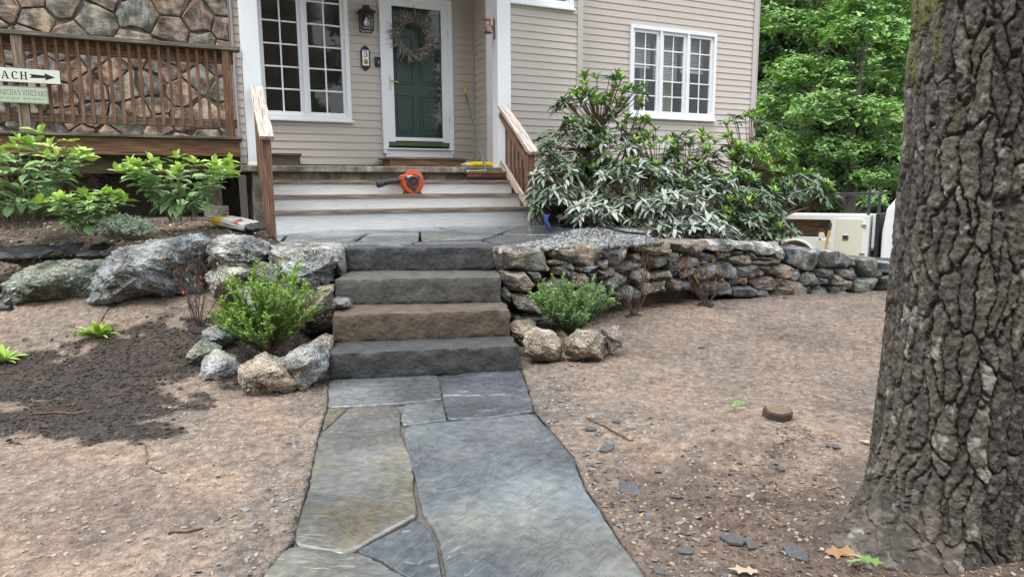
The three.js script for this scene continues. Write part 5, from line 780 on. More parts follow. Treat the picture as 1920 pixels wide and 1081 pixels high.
// bare shrubs
function bareShrub(px, py, depth, h, w, n, seed, label, leafy) {
  const p = atZ(px, py, depth); p.y = Math.min(p.y, groundY(p.x, p.z) + 0.02); const R = rng(seed), t = thing('bare_shrub', label, 'shrub', p, 0, 'bare transplanted shrubs'), st = [], f = new Foliage(), lf = leafGeo(0.035, 0.02, { n: 2, fold: 0.5, droop: 0.4 });
  const grow = (b, d, l, r, lev) => { const pts = [b]; let q = b.clone(), dd = d.clone(); for (let i = 0; i < 4; i++) { dd.add(V(R() - 0.5, R() * 0.25, R() - 0.5).multiplyScalar(0.6)).normalize(); q = q.clone().addScaledVector(dd, l / 4); pts.push(q); if (lev < 3 && i && R() < 0.72) grow(q, dd.clone().add(V(R() - 0.5, R() * 0.5 - 0.1, R() - 0.5).multiplyScalar(1.3)).normalize(), l * 0.5, r * 0.55, lev + 1); if (leafy && lev && R() < leafy) f.add(lf, aim(q, dirOf(R() * 6.28, -0.6), R(), 0.6 + R() * 0.8), R() < 0.12 ? [0.3, 0.36, 0.06] : [0.36, 0.14, 0.04]); } st.push(tube(pts, pts.map((_, i) => Math.max(0.001, r * (1 - i * 0.18))), 5, false)); };
  for (let i = 0; i < n; i++) { const a = R() * 6.283; grow(V(Math.cos(a) * 0.02, 0, Math.sin(a) * 0.02), V(Math.cos(a) * w / h, 1, Math.sin(a) * w / h * 0.8).normalize(), h * (0.6 + R() * 0.45), 0.005, 0); }
  part(t, 'twigs', merge(st), std({ color: lin(0.1, 0.06, 0.045), roughness: 0.85 })); if (f.n) part(t, 'dry_leaves', f.geo(), leafMat(1, 1, 1, { vertexColors: true, bumpMap: null })).userData.kind = 'stuff';
  const ball = polyRock([[0.1, 0], [0.07, 0.03], [0, 0.04], [-0.07, 0.03], [-0.1, 0], [-0.06, -0.03], [0.06, -0.03]], 0.18, { seed, na: 24, nl: 14, amp: 0.14 }); part(t, 'root_ball', ball, M.darkSoil, [0, -0.035, 0]);
}
bareShrub(372, 575, 5.1, 0.42, 0.16, 11, 21, 'bare reddish shrub in front of the smooth pale boulder', 0.02); bareShrub(1190, 590, 6.05, 0.5, 0.22, 10, 22, 'leafless bare shrub before the wall, beside the green shrub', 0.015); bareShrub(1325, 568, 6.5, 0.36, 0.26, 13, 23, 'bare shrub with a few orange dead leaves before the wall', 0.12);
// rhododendrons
{
  const lg = [0, 1, 2, 3].map((k) => leafGeo(0.112 + 0.012 * k, 0.036, { n: 4, fold: 0.16 + k * 0.1, droop: 0.02 + k * 0.12, belly: 0.8 })), yg = [0, 1].map((k) => leafGeo(0.108, 0.034, { n: 4, fold: 0.35, droop: 0.02 + k * 0.15, belly: 0.8 }));
  const gl = { roughness: 0.58, transmission: 0 }, mats = { old: [leafMat(0.11, 0.17, 0.09, gl), leafMat(0.15, 0.21, 0.115, gl)], young: [leafMat(0.32, 0.48, 0.1, { roughness: 0.6, transmission: 0 }), leafMat(0.24, 0.42, 0.065, { roughness: 0.6, transmission: 0 })], dusty: [leafMat(0.66, 0.72, 0.66, { map: T.dust, roughness: 0.85, transmission: 0, bumpMap: null }), leafMat(0.48, 0.55, 0.47, { map: T.dust, roughness: 0.8, transmission: 0, bumpMap: null })] };
  const shrub = (bpx, bpy, bz, lobes, seed, label) => {
    const base = atZ(bpx, bpy, bz), R = rng(seed), t = thing('rhododendron', label, 'shrub', base, 0, 'rhododendrons in front of the house'), st = [], items = [], hubs = [];
    for (let i = 0; i < 7; i++) { const a = i / 7 * 6.283, l = lobes[i % lobes.length], c = atZ(l[0], l[1] + l[3] * 0.7, l[4]).sub(base); const h = V(Math.cos(a) * 0.06, 0, Math.sin(a) * 0.05); hubs.push([h, c.clone().multiplyScalar(0.75).add(V(0, 0.05, 0))]); const pts = [h, h.clone().lerp(hubs[i][1], 0.35).add(V(0, 0.12, 0)), hubs[i][1]]; st.push(tube(new THREE.CatmullRomCurve3(pts).getPoints(7), [0.026, 0.024, 0.022, 0.02, 0.018, 0.016, 0.014, 0.012], 6, false)); }
    for (const [px, py, rx, ry, z, rz, n, dust, young] of lobes) for (let i = 0; i < Math.round(n * 2.1); i++) {
      const q = V(R() - 0.5, R() - 0.5, R() - 0.5).normalize().multiplyScalar(Math.cbrt(0.25 + 0.75 * R())), c = atZ(px + q.x * rx * 1.15, py - q.y * ry * 1.15, z + q.z * rz).sub(base);
      const hub = hubs.reduce((a, b) => (a[1].distanceTo(c) < b[1].distanceTo(c) ? a : b)), m1 = hub[1].clone().lerp(c, 0.5).add(V(0, -0.06, 0)); st.push(tube(new THREE.CatmullRomCurve3([hub[1], m1, c]).getPoints(5), [0.011, 0.009, 0.0075, 0.006, 0.005, 0.0045], 5, false));
      const dusty = R() < dust, fresh = !dusty && R() < young, axis = V(q.x * 0.6, 0.9 + q.y * 0.2, q.z < 0 ? 0.45 : -0.1).normalize(), k = 8 + Math.floor(R() * 5), tw = R() * 6.28, sc = (0.8 + R() * 0.4) * (dusty ? 1.12 : 1);
      const side = V().crossVectors(axis, V(0.3, 0.1, 1)).normalize(), side2 = V().crossVectors(axis, side);
      for (let j = 0; j < k; j++) { const a = tw + j * 2.4, el = fresh ? 0.35 + R() * 0.6 : -0.2 + R() * 0.65, d = side.clone().multiplyScalar(Math.cos(a)).addScaledVector(side2, Math.sin(a)).multiplyScalar(Math.cos(el)).addScaledVector(axis, Math.sin(el)); const set = dusty ? 'dusty' : fresh ? 'young' : 'old'; items.push([fresh ? yg[j % 2] : lg[Math.floor(R() * 4)], set, R() < 0.5 ? 0 : 1, aim(c.clone().addScaledVector(axis, -0.02 + 0.04 * j / k), d, (R() - 0.5) * 0.5, sc * (0.85 + R() * 0.3))]); }
    }
    items.sort((a, b) => (b[3].elements[14] - a[3].elements[14]));          // the leaves towards the yard are single parts
    const rest = {}; items.forEach(([g, set, v, m], i) => { if (i < 298) leafPart(t, g, mats[set][v], m); else (rest[set + v] ??= [mats[set][v], new Foliage()])[1].add(g, m, [1, 1, 1]); });
    for (const k of Object.keys(rest)) { const o = part(t, { old: 'old_leaves', young: 'young_leaves', dusty: 'dusty_leaves' }[k.slice(0, -1)], rest[k][1].geo(), rest[k][0]); o.userData.kind = 'stuff'; }
    part(t, 'branches', merge(st), std({ color: lin(0.12, 0.075, 0.05), roughness: 0.9 }));
  };
  shrub(1110, 425, 8.1, [[1130, 165, 55, 28, 8.8, 0.35, 15, 0, 0.7], [1100, 215, 60, 40, 8.7, 0.4, 22, 0.05, 0.3], [1190, 200, 30, 45, 8.8, 0.35, 12, 0, 0.6], [1080, 280, 75, 42, 8.4, 0.5, 34, 0.2, 0.15], [1050, 350, 55, 45, 8.0, 0.5, 30, 0.55, 0], [1150, 290, 75, 45, 8.4, 0.5, 34, 0.15, 0.3], [1035, 380, 40, 25, 7.9, 0.4, 14, 0.7, 0]], 51, 'tallest rhododendron beside the wooden stairs, dusty grey below and green at top');
  shrub(1240, 440, 7.7, [[1230, 280, 60, 35, 8.6, 0.45, 20, 0.15, 0.6], [1190, 350, 80, 45, 7.9, 0.5, 40, 0.5, 0.1], [1295, 290, 55, 40, 8.7, 0.45, 18, 0.05, 0.6], [1140, 395, 70, 28, 7.6, 0.4, 24, 0.85, 0], [1250, 395, 80, 35, 7.5, 0.45, 30, 0.85, 0], [1320, 375, 70, 45, 7.9, 0.45, 32, 0.4, 0.25], [1270, 330, 70, 30, 8.3, 0.4, 26, 0.15, 0.45], [1300, 430, 80, 16, 7.25, 0.3, 22, 1, 0]], 52, 'middle rhododendron coated in pale stone dust behind the wall');
  shrub(1440, 450, 8.3, [[1395, 255, 45, 40, 9.4, 0.4, 16, 0, 0.7], [1350, 310, 65, 40, 9.0, 0.45, 22, 0.1, 0.5], [1425, 320, 65, 45, 9.0, 0.5, 34, 0.03, 0.55], [1510, 355, 42, 30, 9.0, 0.5, 20, 0, 0.35], [1542, 362, 22, 22, 8.9, 0.3, 9, 0, 0.4], [1410, 390, 65, 40, 8.3, 0.5, 38, 0.1, 0.35], [1370, 350, 60, 30, 8.6, 0.4, 26, 0.1, 0.4], [1450, 438, 45, 16, 8.2, 0.4, 10, 0.05, 0.2], [1390, 425, 60, 25, 7.9, 0.4, 18, 0.35, 0.1]], 53, 'green rhododendron at the house corner in front of the truck');
}

// ---------------------------------------------------------------- woods behind the house and across the road
const sprig = (() => { // a flat spray of pointed leaves
  const l = leafGeo(0.1, 0.075, { n: 2, fold: 0.2, droop: 0.2, belly: 0.75 }), gs = [], R = rng(5); for (let i = 0; i < 6; i++) gs.push(l.clone().applyMatrix4(aim(V((R() - 0.5) * 0.2, (R() - 0.5) * 0.05, (R() - 0.5) * 0.2), dirOf(i * 1.05 + R(), -0.25 + R() * 0.4), R() - 0.5, 0.8 + R() * 0.5))); return mergeGeometries(gs);
})();
function tree(name, label, group, base, h, trunkR, boughs, mat, tint, seed, density = 1, leafS = 1) {
  const R = rng(seed), t = thing(name, label, 'tree', base, 0, group), limbs = [], top = V((R() - 0.5) * 0.6, h, (R() - 0.5) * 0.6), sp = [];
  const trunkPts = []; for (let i = 0; i <= 8; i++) trunkPts.push(V(0, 0, 0).lerp(top, i / 8).add(V(0.12 * Math.sin(i * 1.7 + seed), 0, 0.1 * Math.cos(i * 1.3)))); limbs.push(tube(trunkPts, trunkPts.map((_, i) => trunkR * (1.15 - i * 0.12)), 9, false));
  for (const [c, r, flat] of boughs) {
    const at = clamp((c.y - r * 0.8 - Math.hypot(c.x, c.z) * 0.45) / h, 0.12, 0.95), s = V(0, 0, 0).lerp(top, at), m = s.clone().lerp(c, 0.5).add(V(0, 0.15 * r, 0)); limbs.push(tube(new THREE.CatmullRomCurve3([s, m, c]).getPoints(6), [0.4, 0.34, 0.28, 0.22, 0.16, 0.11, 0.06].map((k) => k * trunkR), 5, false));
    const n = Math.round(150 * r * r * density), lob = [R() * 9, R() * 9];
    for (let i = 0; i < n; i++) { const d = V(R() - 0.5, R() - 0.5, R() - 0.5).normalize(), lump = 0.72 + 0.5 * n3(d.x * 2.3 + lob[0], d.y * 2.3 + lob[1], d.z * 2.3), rr = r * lump * Math.cbrt(0.12 + 0.88 * R()); sp.push([c.clone().add(V(d.x * rr, d.y * rr * flat, d.z * rr)), d]); if (i % 45 === 0) limbs.push(tube([c, sp[sp.length - 1][0]], [0.06 * trunkR + 0.008, 0.004], 3, false)); }
  }
  part(t, 'trunk', merge(limbs), std({ color: lin(0.09, 0.08, 0.065), roughness: 0.95 }));
  const im = new THREE.InstancedMesh(sprig, mat, sp.length), o = new THREE.Object3D(), c = new THREE.Color(); sp.forEach(([p, d], i) => { o.position.copy(p); o.rotation.set((R() - 0.5) * 0.9 + d.z * 0.3, R() * 6.28, (R() - 0.5) * 0.9 - d.x * 0.3); o.scale.setScalar((0.85 + R() * 0.5) * leafS); o.updateMatrix(); im.setMatrixAt(i, o.matrix); const k = 0.65 + R() * 0.7; im.setColorAt(i, c.setRGB(tint[0] * k * (0.85 + 0.3 * R()), tint[1] * k, tint[2] * k)); });
  im.name = 'crown'; shade(im); im.userData.kind = 'stuff'; t.add(im); return t;
}
M.woodLeaf = leafMat(1, 1, 1, { bumpMap: null, transmission: 0.4, roughness: 0.9 });
{
  const lobe = (base, L) => L.map(([px, py, r, z, fl = 0.55]) => [atZ(px, py, z).sub(base), r, fl]), Rr = rng(404);
  let b = V(9.8, -1.0, -19.5);
  tree('maple_tree', 'bright green layered maple between the house corner and the oak trunk', null, b, 9, 0.15, lobe(b, [[1470, 40, 1.0, 20.5], [1550, 50, 1.2, 20], [1640, 60, 1.2, 19.5], [1500, 130, 1.2, 20], [1590, 130, 1.2, 19], [1670, 140, 1.1, 19.5], [1450, 195, 1.0, 20.5], [1540, 200, 1.2, 19], [1630, 210, 1.1, 18.7], [1480, 270, 1.0, 20], [1570, 280, 1.0, 19], [1660, 270, 0.9, 19], [1440, 290, 0.8, 20.5], [1530, 330, 0.7, 19.5], [1620, 330, 0.7, 19], [1600, -30, 1.4, 20], [1500, -40, 1.4, 20.5], [1560, -130, 1.5, 20], [1700, 0, 1.2, 20], [1690, 220, 1.0, 19.5], [1640, 372, 0.5, 18.5], [1600, 60, 1.0, 18.6], [1610, 10, 1.1, 18.8], [1680, 330, 0.8, 19.5], [1690, 90, 1.0, 19]]), M.woodLeaf, [0.19, 0.36, 0.065], 61, 1.2, 1.0);
  const far = [[8.5, 27, 0.2], [11.5, 26, 0.22], [14.5, 28, 0.2], [17.5, 25.5, 0.24], [20, 28, 0.2], [12.8, 33, 0.22], [17, 34, 0.22], [22, 33, 0.2], [6, 32, 0.2], [24, 29, 0.25], [14.6, 23, 0.2], [13, 30, 0.2]];
  far.forEach(([x, z, r], i) => { const base = V(x, -1.2, -z), bo = []; for (let k = 0; k < 15; k++) { const y = 1.2 + k * 0.72 + Rr() * 0.8, sp = 1.2 + 1.6 * Math.sin(Math.min(1, y / 8) * 2.6); bo.push([V((Rr() - 0.5) * 2 * sp, y, (Rr() - 0.5) * 2 * sp), 1.1 + Rr() * 0.6, 0.7]); } tree('forest_tree', 'dark green forest tree standing behind the bright maple', 'forest trees behind the maple', base, 11, r, bo, M.woodLeaf, [0.11, 0.21, 0.05], 70 + i, 1.0, 1.45); });
  // far wood that closes the view
  const R = rng(909), n = 12000, im = new THREE.InstancedMesh(sprig, M.woodLeaf, n), o = new THREE.Object3D(), c = new THREE.Color(); for (let i = 0; i < n; i++) { const x = lerp(4, 60, R()), q = 40 + 5 * n3(x * 0.2, 1, 3) + R() * 4 ; o.position.set(x, -1.2 + 13 * R(), -q); o.rotation.set(R() - 0.5, R() * 6.28, R() - 0.5); o.scale.setScalar(2.6 + R() * 2); o.updateMatrix(); im.setMatrixAt(i, o.matrix); const k = 0.6 + R() * 0.8; im.setColorAt(i, c.setRGB(0.06 * k, 0.11 * k, 0.035 * k)); }
  im.name = 'far_wood'; shade(im); scene.add(im); tag(im, 'dark mass of woodland far behind the house', 'woodland', null, 'stuff');
  // trees across the road, behind the photographer: mirrored in the door and window glass
  [[-9, 10], [-3.5, 12.5], [2.5, 11], [8, 12.5], [13, 9], [-14, 7], [-6, 16], [0, 17], [6, 16.5], [11, 16], [-11, 14], [17, 13]].forEach(([x, z], i) => { const bo = []; for (let k = 0; k < 22; k++) bo.push([V((Rr() - 0.5) * 5, 2 + k * 0.5 + Rr(), (Rr() - 0.5) * 3.6), 1.1 + Rr() * 0.7, 0.8]); tree('roadside_tree', 'leafy tree across the road facing the house', 'roadside trees facing the house', V(x, -0.1, z), 10, 0.24, bo, M.woodLeaf, [0.08, 0.15, 0.04], 90 + i, 0.7, 2.1); });
}
// ---------------------------------------------------------------- big oak trunk
{
  const cxz = V(1.645, 0, -2.36), R0 = 0.238, NA = 500, CA = 34, CH = 0.2, hash = (a, b, c) => { let h = Math.imul((a * 374761393 + b * 668265263 + c * 2147483647) | 0, 1274126177); h = (h ^ (h >>> 13)) >>> 0; h = Math.imul(h, 1103515245) >>> 0; return ((h ^ (h >>> 16)) >>> 0) / 4294967296; };
  const ys = [...grade(-0.2, 0, 8), ...grade(0, 0.3, 110), ...grade(0.3, 2.4, 470), ...grade(2.4, 9.01, 90)], pos = [], col = [], uv = [], idx = [];
  for (const y of ys) for (let k = 0; k < NA; k++) {
    const th = k / NA * 6.28318, cs = Math.cos(th), sn = Math.sin(th), yy = Math.max(y, 0), lobe = 0.1 + 0.72 * Math.max(0, Math.cos(th - 3.4)) ** 4 + 0.16 * Math.cos(3 * th + 1.2);
    const base = R0 * (1 - 0.018 * yy) + 0.27 * lobe * Math.exp(-yy / 0.11) + 0.03 * Math.exp(-yy / 0.45) + 0.012 * n3(cs * 2, yy * 0.8, sn * 2);
    const yl = yy - 0.27 * lobe * Math.exp(-yy / 0.11), wx = cs * 0.26, wz = sn * 0.26, s = (th / 6.28318) * CA + 0.55 * n3(wx * 5, yl * 4, wz * 5) + 0.26 * n3(wx * 17, yl * 11, wz * 17) + 0.13 * n3(wx * 55, yl * 45, wz * 55), v = yl / CH + 0.7 * n3(wx * 11 + 3, yl * 6, wz * 11) + 0.13 * n3(wx * 50, yl * 50, wz * 50 + 4);
    let f1 = 9, f2 = 9, id = 0; const si = Math.floor(s), vi = Math.floor(v);
    for (let a = -1; a <= 1; a++) for (let b = -1; b <= 1; b++) { const ca = ((si + a) % CA + CA) % CA, px = si + a + 0.5 + 0.75 * (hash(ca, vi + b, 1) - 0.5), pv = vi + b + 0.5 + 0.95 * (hash(ca, vi + b, 2) - 0.5), d = Math.hypot(s - px, (v - pv) * 0.9); if (d < f1) { f2 = f1; f1 = d; id = hash(ca, vi + b, 3); } else if (d < f2) f2 = d; }
    const edge = f2 - f1, plate = sstep(0.03, 0.13, edge), fine = fbm(wx * 55, yl * 42, wz * 55, 3), flake = sstep(0.0, 0.07, Math.abs(n3(wx * 30 + 4, yl * 19, wz * 30)));
    const rough = sstep(0.0, 0.35, yy), r = base + (plate * (0.01 + 0.014 * id) + fine * 0.007 + flake * plate * 0.004) * (0.75 + 0.25 * rough);
    pos.push(cxz.x + r * cs + 0.004 * yy, y, cxz.z - r * sn); uv.push(th * R0 / 0.5, y / 0.5);
    const tone = 0.62 + 0.7 * id + fine * 0.9; let rgb = [0.073 * tone, 0.06 * tone, 0.05 * tone];
    const lich = sstep(0.2, 0.26, fbm(wx * 22 + 2, yl * 14, wz * 22, 4) + (id - 0.5) * 0.3 - 0.075) * sstep(0.5, 0.9, plate); rgb = [lerp(rgb[0], 0.26, lich * 0.75), lerp(rgb[1], 0.265, lich * 0.75), lerp(rgb[2], 0.225, lich * 0.75)];
    const moss = sstep(0.1, 0.3, fbm(cs * 6, yy * 5, sn * 6 + 9, 3) + sstep(0.6, 1, Math.cos(th - 2.75)) * sstep(1.3, 1.95, yy) * 0.55 - 0.12) * sstep(1.2, 1.7, yy); rgb = [lerp(rgb[0], 0.11, moss), lerp(rgb[1], 0.115, moss), lerp(rgb[2], 0.035, moss)];
    const lich2 = sstep(0.1, 0.24, fbm(wx * 30 + 5, yl * 22, wz * 30, 4) + 0.02); rgb = [lerp(rgb[0], 0.17, lich2 * 0.55), lerp(rgb[1], 0.148, lich2 * 0.55), lerp(rgb[2], 0.122, lich2 * 0.55)];
    col.push(...rgb);
  }
  for (let j = 0; j < ys.length - 1; j++) for (let k = 0; k < NA; k++) { const a = j * NA + k, b = j * NA + (k + 1) % NA; idx.push(a, b, a + NA, b, b + NA, a + NA); }
  const g = new THREE.BufferGeometry(); g.setAttribute('position', new THREE.Float32BufferAttribute(pos, 3)); g.setAttribute('uv', new THREE.Float32BufferAttribute(uv, 2)); g.setAttribute('color', new THREE.Float32BufferAttribute(col, 3)); g.setIndex(idx); g.computeVertexNormals(); g.translate(-cxz.x, 0, -cxz.z);
  const t = thing('oak_tree', 'thick oak trunk with deeply furrowed bark and flared root in the dirt yard', 'tree', cxz); part(t, 'trunk', g, std({ vertexColors: true, bumpMap: size(T.fine, 0.5, 0.9), bumpScale: 0.012, roughness: 0.92 }));
  const R = rng(66), n = 2600, im = new THREE.InstancedMesh(sprig, M.woodLeaf, n), o = new THREE.Object3D(), limbs = [], c = new THREE.Color(), hubs = []; for (let i = 0; i < 11; i++) { const a = i * 2.4, e = V(Math.cos(a) * (2 + R() * 2), 9.5 + R() * 3.5, Math.sin(a) * (2 + R() * 2)); hubs.push(e); limbs.push(tube([V(0, 8.2 + R() * 0.8, 0), e.clone().multiplyScalar(0.5).setY(9.3), e], [0.12, 0.08, 0.03], 6, false)); }
  for (let i = 0; i < n; i++) { const e = hubs[i % 11], d = V(R() - 0.5, R() - 0.5, R() - 0.5).normalize().multiplyScalar(1.6 * Math.cbrt(R())); o.position.copy(e).add(d.setY(d.y * 0.6)); o.rotation.set(R() - 0.5, R() * 6.28, R() - 0.5); o.scale.setScalar(1.2 + R() * 0.6); o.updateMatrix(); im.setMatrixAt(i, o.matrix); const k = 0.7 + R() * 0.6; im.setColorAt(i, c.setRGB(0.1 * k, 0.19 * k, 0.045 * k)); }
  im.name = 'crown'; shade(im); im.userData.kind = 'stuff'; t.add(im); part(t, 'limbs', merge(limbs), std({ color: lin(0.14, 0.12, 0.1), roughness: 0.95 }));
}

// ---------------------------------------------------------------- service truck parked beyond the wall
{
  const A = atZ(1632, 404, 15), t = thing('service_truck', 'white utility truck with an open tool bin and ladder rack parked beyond the wall', 'truck', V(A.x, A.y - 1.62, A.z), Math.PI - 0.62);   // local +x runs back along the body, -z faces the yard
  t.scale.z = 1; const body = new THREE.Group(); body.name = 'service_body'; t.add(body); const Wm = std({ color: lin(0.72, 0.72, 0.69), roughness: 0.35 }), Cm = std({ color: lin(0.66, 0.63, 0.52), roughness: 0.4 }), Pw = woodMat(0.62, 0.47, 0.3), Dk = M.black;
  const sh = new THREE.Shape(); const arch = 1.55; sh.moveTo(0, 0.6); sh.lineTo(0, 1.62); sh.lineTo(3.1, 1.62); sh.lineTo(3.1, 0.6); sh.lineTo(arch + 0.48, 0.6); sh.absarc(arch, 0.55, 0.47, 0.1, Math.PI - 0.1, false); sh.lineTo(arch - 0.48, 0.6);
  const rr = (x0, x1, y0, y1, r) => { const p = new THREE.Path(); p.moveTo(x0 + r, y0); p.lineTo(x1 - r, y0); p.quadraticCurveTo(x1, y0, x1, y0 + r); p.lineTo(x1, y1 - r); p.quadraticCurveTo(x1, y1, x1 - r, y1); p.lineTo(x0 + r, y1); p.quadraticCurveTo(x0, y1, x0, y1 - r); p.lineTo(x0, y0 + r); p.quadraticCurveTo(x0, y0, x0 + r, y0); return p; };
  sh.holes.push(rr(0.78, 2.25, 1.1, 1.52, 0.07));
  part(body, 'side_panel', new THREE.ExtrudeGeometry(sh, { depth: 0.05, bevelEnabled: true, bevelSize: 0.006, bevelThickness: 0.006, bevelSegments: 2 }), Wm, [0, 0, -0.05]);
  part(body, 'top_panel', sbox(3.1, 0.04, 0.5), Wm, [1.55, 1.6, 0.26]); part(body, 'end_panel', sbox(0.04, 1.0, 0.5), Wm, [0.02, 1.1, 0.26]); part(body, 'inner_side', sbox(3.1, 1.0, 0.04), Wm, [1.55, 1.1, 0.5]); part(body, 'bed_floor', sbox(3.1, 0.06, 1.2), Dk, [1.55, 0.75, 1.1]); part(body, 'far_side_panel', sbox(3.1, 1.0, 0.4), Wm, [1.55, 1.1, 1.8]);
  const bin = new THREE.Group(); bin.name = 'tool_bin'; t.add(bin); part(bin, 'back_board', board(1.5, 0.44, 0.02), Pw, [1.52, 1.31, 0.4]); part(bin, 'shelf', board(1.5, 0.02, 0.4), Pw, [1.52, 1.09, 0.2]); part(bin, 'roof_board', board(1.5, 0.02, 0.4), Pw, [1.52, 1.535, 0.2]); for (const x of [0.77, 2.27]) part(bin, 'side_board', board(0.02, 0.44, 0.4), Pw, [x, 1.31, 0.2]);
  part(bin, 'red_tool', polyRock([[0.16, -0.03], [0.12, 0.05], [-0.02, 0.07], [-0.15, 0.02], [-0.15, -0.04]], 0.12, { seed: 3, na: 24, nl: 12 }), std({ color: lin(0.2, 0.02, 0.025), roughness: 0.5 }), [1.75, 1.14, 0.12]); part(bin, 'rope_coil', new THREE.TorusGeometry(0.07, 0.025, 8, 20), std({ color: lin(0.3, 0.1, 0.04), roughness: 0.8 }), [1.02, 1.22, 0.12]); part(bin, 'glove', polyRock([[0.08, -0.06], [0.07, 0.05], [-0.02, 0.06], [-0.09, -0.05]], 0.08, { seed: 4, na: 20, nl: 10 }), std({ color: lin(0.6, 0.58, 0.53), roughness: 0.9 }), [0.98, 1.16, 0.05]); part(bin, 'tool_bar', sbox(0.6, 0.03, 0.05), Dk, [1.4, 1.115, 0.06]);
  const doorP = (x0, x1, y0, y1) => { const g = new THREE.ExtrudeGeometry(new THREE.Shape(rr(x0, x1, y0, y1, 0.06).getPoints(6)), { depth: 0.015, bevelEnabled: true, bevelSize: 0.006, bevelThickness: 0.006, bevelSegments: 2 }); return part(body, 'compartment_door', g, Cm, [0, 0, -0.075]); };
  doorP(0.12, 0.66, 0.68, 1.54); doorP(2.42, 2.98, 0.68, 1.54); doorP(0.76, 1.05, 0.68, 1.04);
  part(body, 'latch', sbox(0.13, 0.12, 0.02, 0.01), M.silver, [0.46, 1.12, -0.086]); part(body, 'latch_well', sbox(0.09, 0.07, 0.02, 0.01), Dk, [0.46, 1.13, -0.09]); for (const y of [0.76, 1.4]) part(body, 'hinge', sbox(0.1, 0.04, 0.02), M.silver, [0.1, y, -0.086]); part(body, 'bin_latch', new THREE.SphereGeometry(0.03, 10, 8), M.bronze, [1.0, 1.06, -0.062]);
  const fender = new THREE.TorusGeometry(0.47, 0.03, 8, 30, Math.PI - 0.2); part(body, 'wheel_arch', fender, Cm, [arch, 0.55, -0.06], [0, 0, 0.1]);
  const wheel = (x, z) => { const w = new THREE.Group(); w.name = 'wheel'; w.position.set(x, 0.38, z); t.add(w); part(w, 'tyre', new THREE.TorusGeometry(0.29, 0.1, 14, 36), std({ color: lin(0.02, 0.02, 0.02), roughness: 0.9 })); part(w, 'rim', lathe([[0.001, 0.05], [0.1, 0.05], [0.2, 0.0], [0.21, 0.07], [0.22, 0.07]], 28).rotateX(-Math.PI / 2), M.silver); };
  wheel(arch, 0.18); wheel(arch, 1.75); wheel(-1.9, 0.18); wheel(-1.9, 1.75);
  const rack = new THREE.Group(); rack.name = 'ladder_rack'; t.add(rack); const Rk = std({ color: lin(0.06, 0.063, 0.07), roughness: 0.45, metalness: 0.3 });
  for (const [x, z, h] of [[0.05, 0.1, 2.3], [0.05, 1.85, 2.26], [3.0, 0.1, 2.3], [3.0, 1.85, 2.26]]) part(rack, 'upright', sbox(0.06, h - 1.6, 0.06), Rk, [x, 1.6 + (h - 1.6) / 2, z]); for (const z of [0.1, 1.85]) part(rack, 'long_rail', sbox(3.1, 0.06, 0.05), Rk, [1.5, 2.1, z]); for (const x of [0.05, 3.0]) part(rack, 'cross_bar', sbox(0.05, 0.06, 1.75), Rk, [x, 2.1, 0.98]);
  const cab = new THREE.Group(); cab.name = 'cab'; t.add(cab); const cs = [[-0.3, 0.5], [-0.3, 1.25], [-0.36, 1.75], [-0.5, 1.95], [-0.75, 2.0], [-1.5, 1.98], [-1.85, 1.35], [-2.9, 1.2], [-3.0, 0.5]];
  const cg = prism(cs, 1.75, 0.05); part(cab, 'cab_shell', cg, std({ color: lin(0.76, 0.77, 0.78), roughness: 0.3 }), [0, 0, 0.12]); part(cab, 'side_window', prism([[-0.6, 1.4], [-0.62, 1.82], [-1.38, 1.82], [-1.62, 1.4]], 0.01, 0.004), std({ color: lin(0.02, 0.025, 0.03), roughness: 0.08 }), [0, 0, 0.05]); part(cab, 'door_handle', sbox(0.2, 0.035, 0.03, 0.008), Dk, [-0.62, 1.26, 0.05]); part(cab, 'door_seam', sbox(0.008, 1.2, 0.004), Dk, [-0.48, 1.0, 0.068]); part(cab, 'rear_guard', sbox(0.08, 1.1, 1.7), Dk, [-0.14, 1.1, 1.0]);
  part(t, 'chassis', sbox(6, 0.2, 1.0), Dk, [0.1, 0.5, 0.95]);
}
{ // spade standing behind the wall
  const a = atZ(1548, 470, 8.0), b = atZ(1558, 419, 8.0), d = b.clone().sub(a).normalize(), foot = a.clone().addScaledVector(d, -0.18), t = thing('spade', 'wooden handled spade with black grip stuck behind the wall', 'spade', foot), L = (p) => p.clone().sub(foot);
  part(t, 'handle', tube([L(foot), L(b)], 0.016, 10), std({ color: lin(0.55, 0.33, 0.07), roughness: 0.5 })); part(t, 'grip', tube([L(b).addScaledVector(d, -0.08), L(b).addScaledVector(d, 0.005)], 0.019, 10), M.plastic); part(t, 'blade', prism([[-0.1, 0.05], [0.1, 0.05], [0.1, -0.14], [0, -0.24], [-0.1, -0.14]], 0.006, 0.002), M.silver);
}
// ---------------------------------------------------------------- small things in the yard
{ // stump
  const p = atZ(1456, 800, 3.62); p.y = groundY(p.x, p.z); const ringO = (k) => { const o = []; for (let i = 0; i < 18; i++) { const a = i / 18 * 6.283; o.push([Math.cos(a) * k * (0.078 + 0.007 * Math.sin(i * 2.1)), Math.sin(a) * k * (0.06 + 0.006 * Math.cos(i * 3))]); } return o; };
  const t = thing('tree_stump', 'small sawn sapling stump in the dirt by the oak seedling', 'stump', p); t.rotation.set(0.22, 0.3, -0.08);
  part(t, 'bark', muv(prism(ringO(1), 0.1, 0.003).rotateX(-Math.PI / 2)), std({ color: lin(0.07, 0.055, 0.045), bumpMap: size(T.stoneB, 0.2), bumpScale: 0.01, roughness: 0.95 }), [0, -0.055, 0]); part(t, 'cut_face', muv(prism(ringO(0.9), 0.004).rotateX(-Math.PI / 2)), woodMat(0.3, 0.22, 0.15), [0, 0.0485, 0]);
}
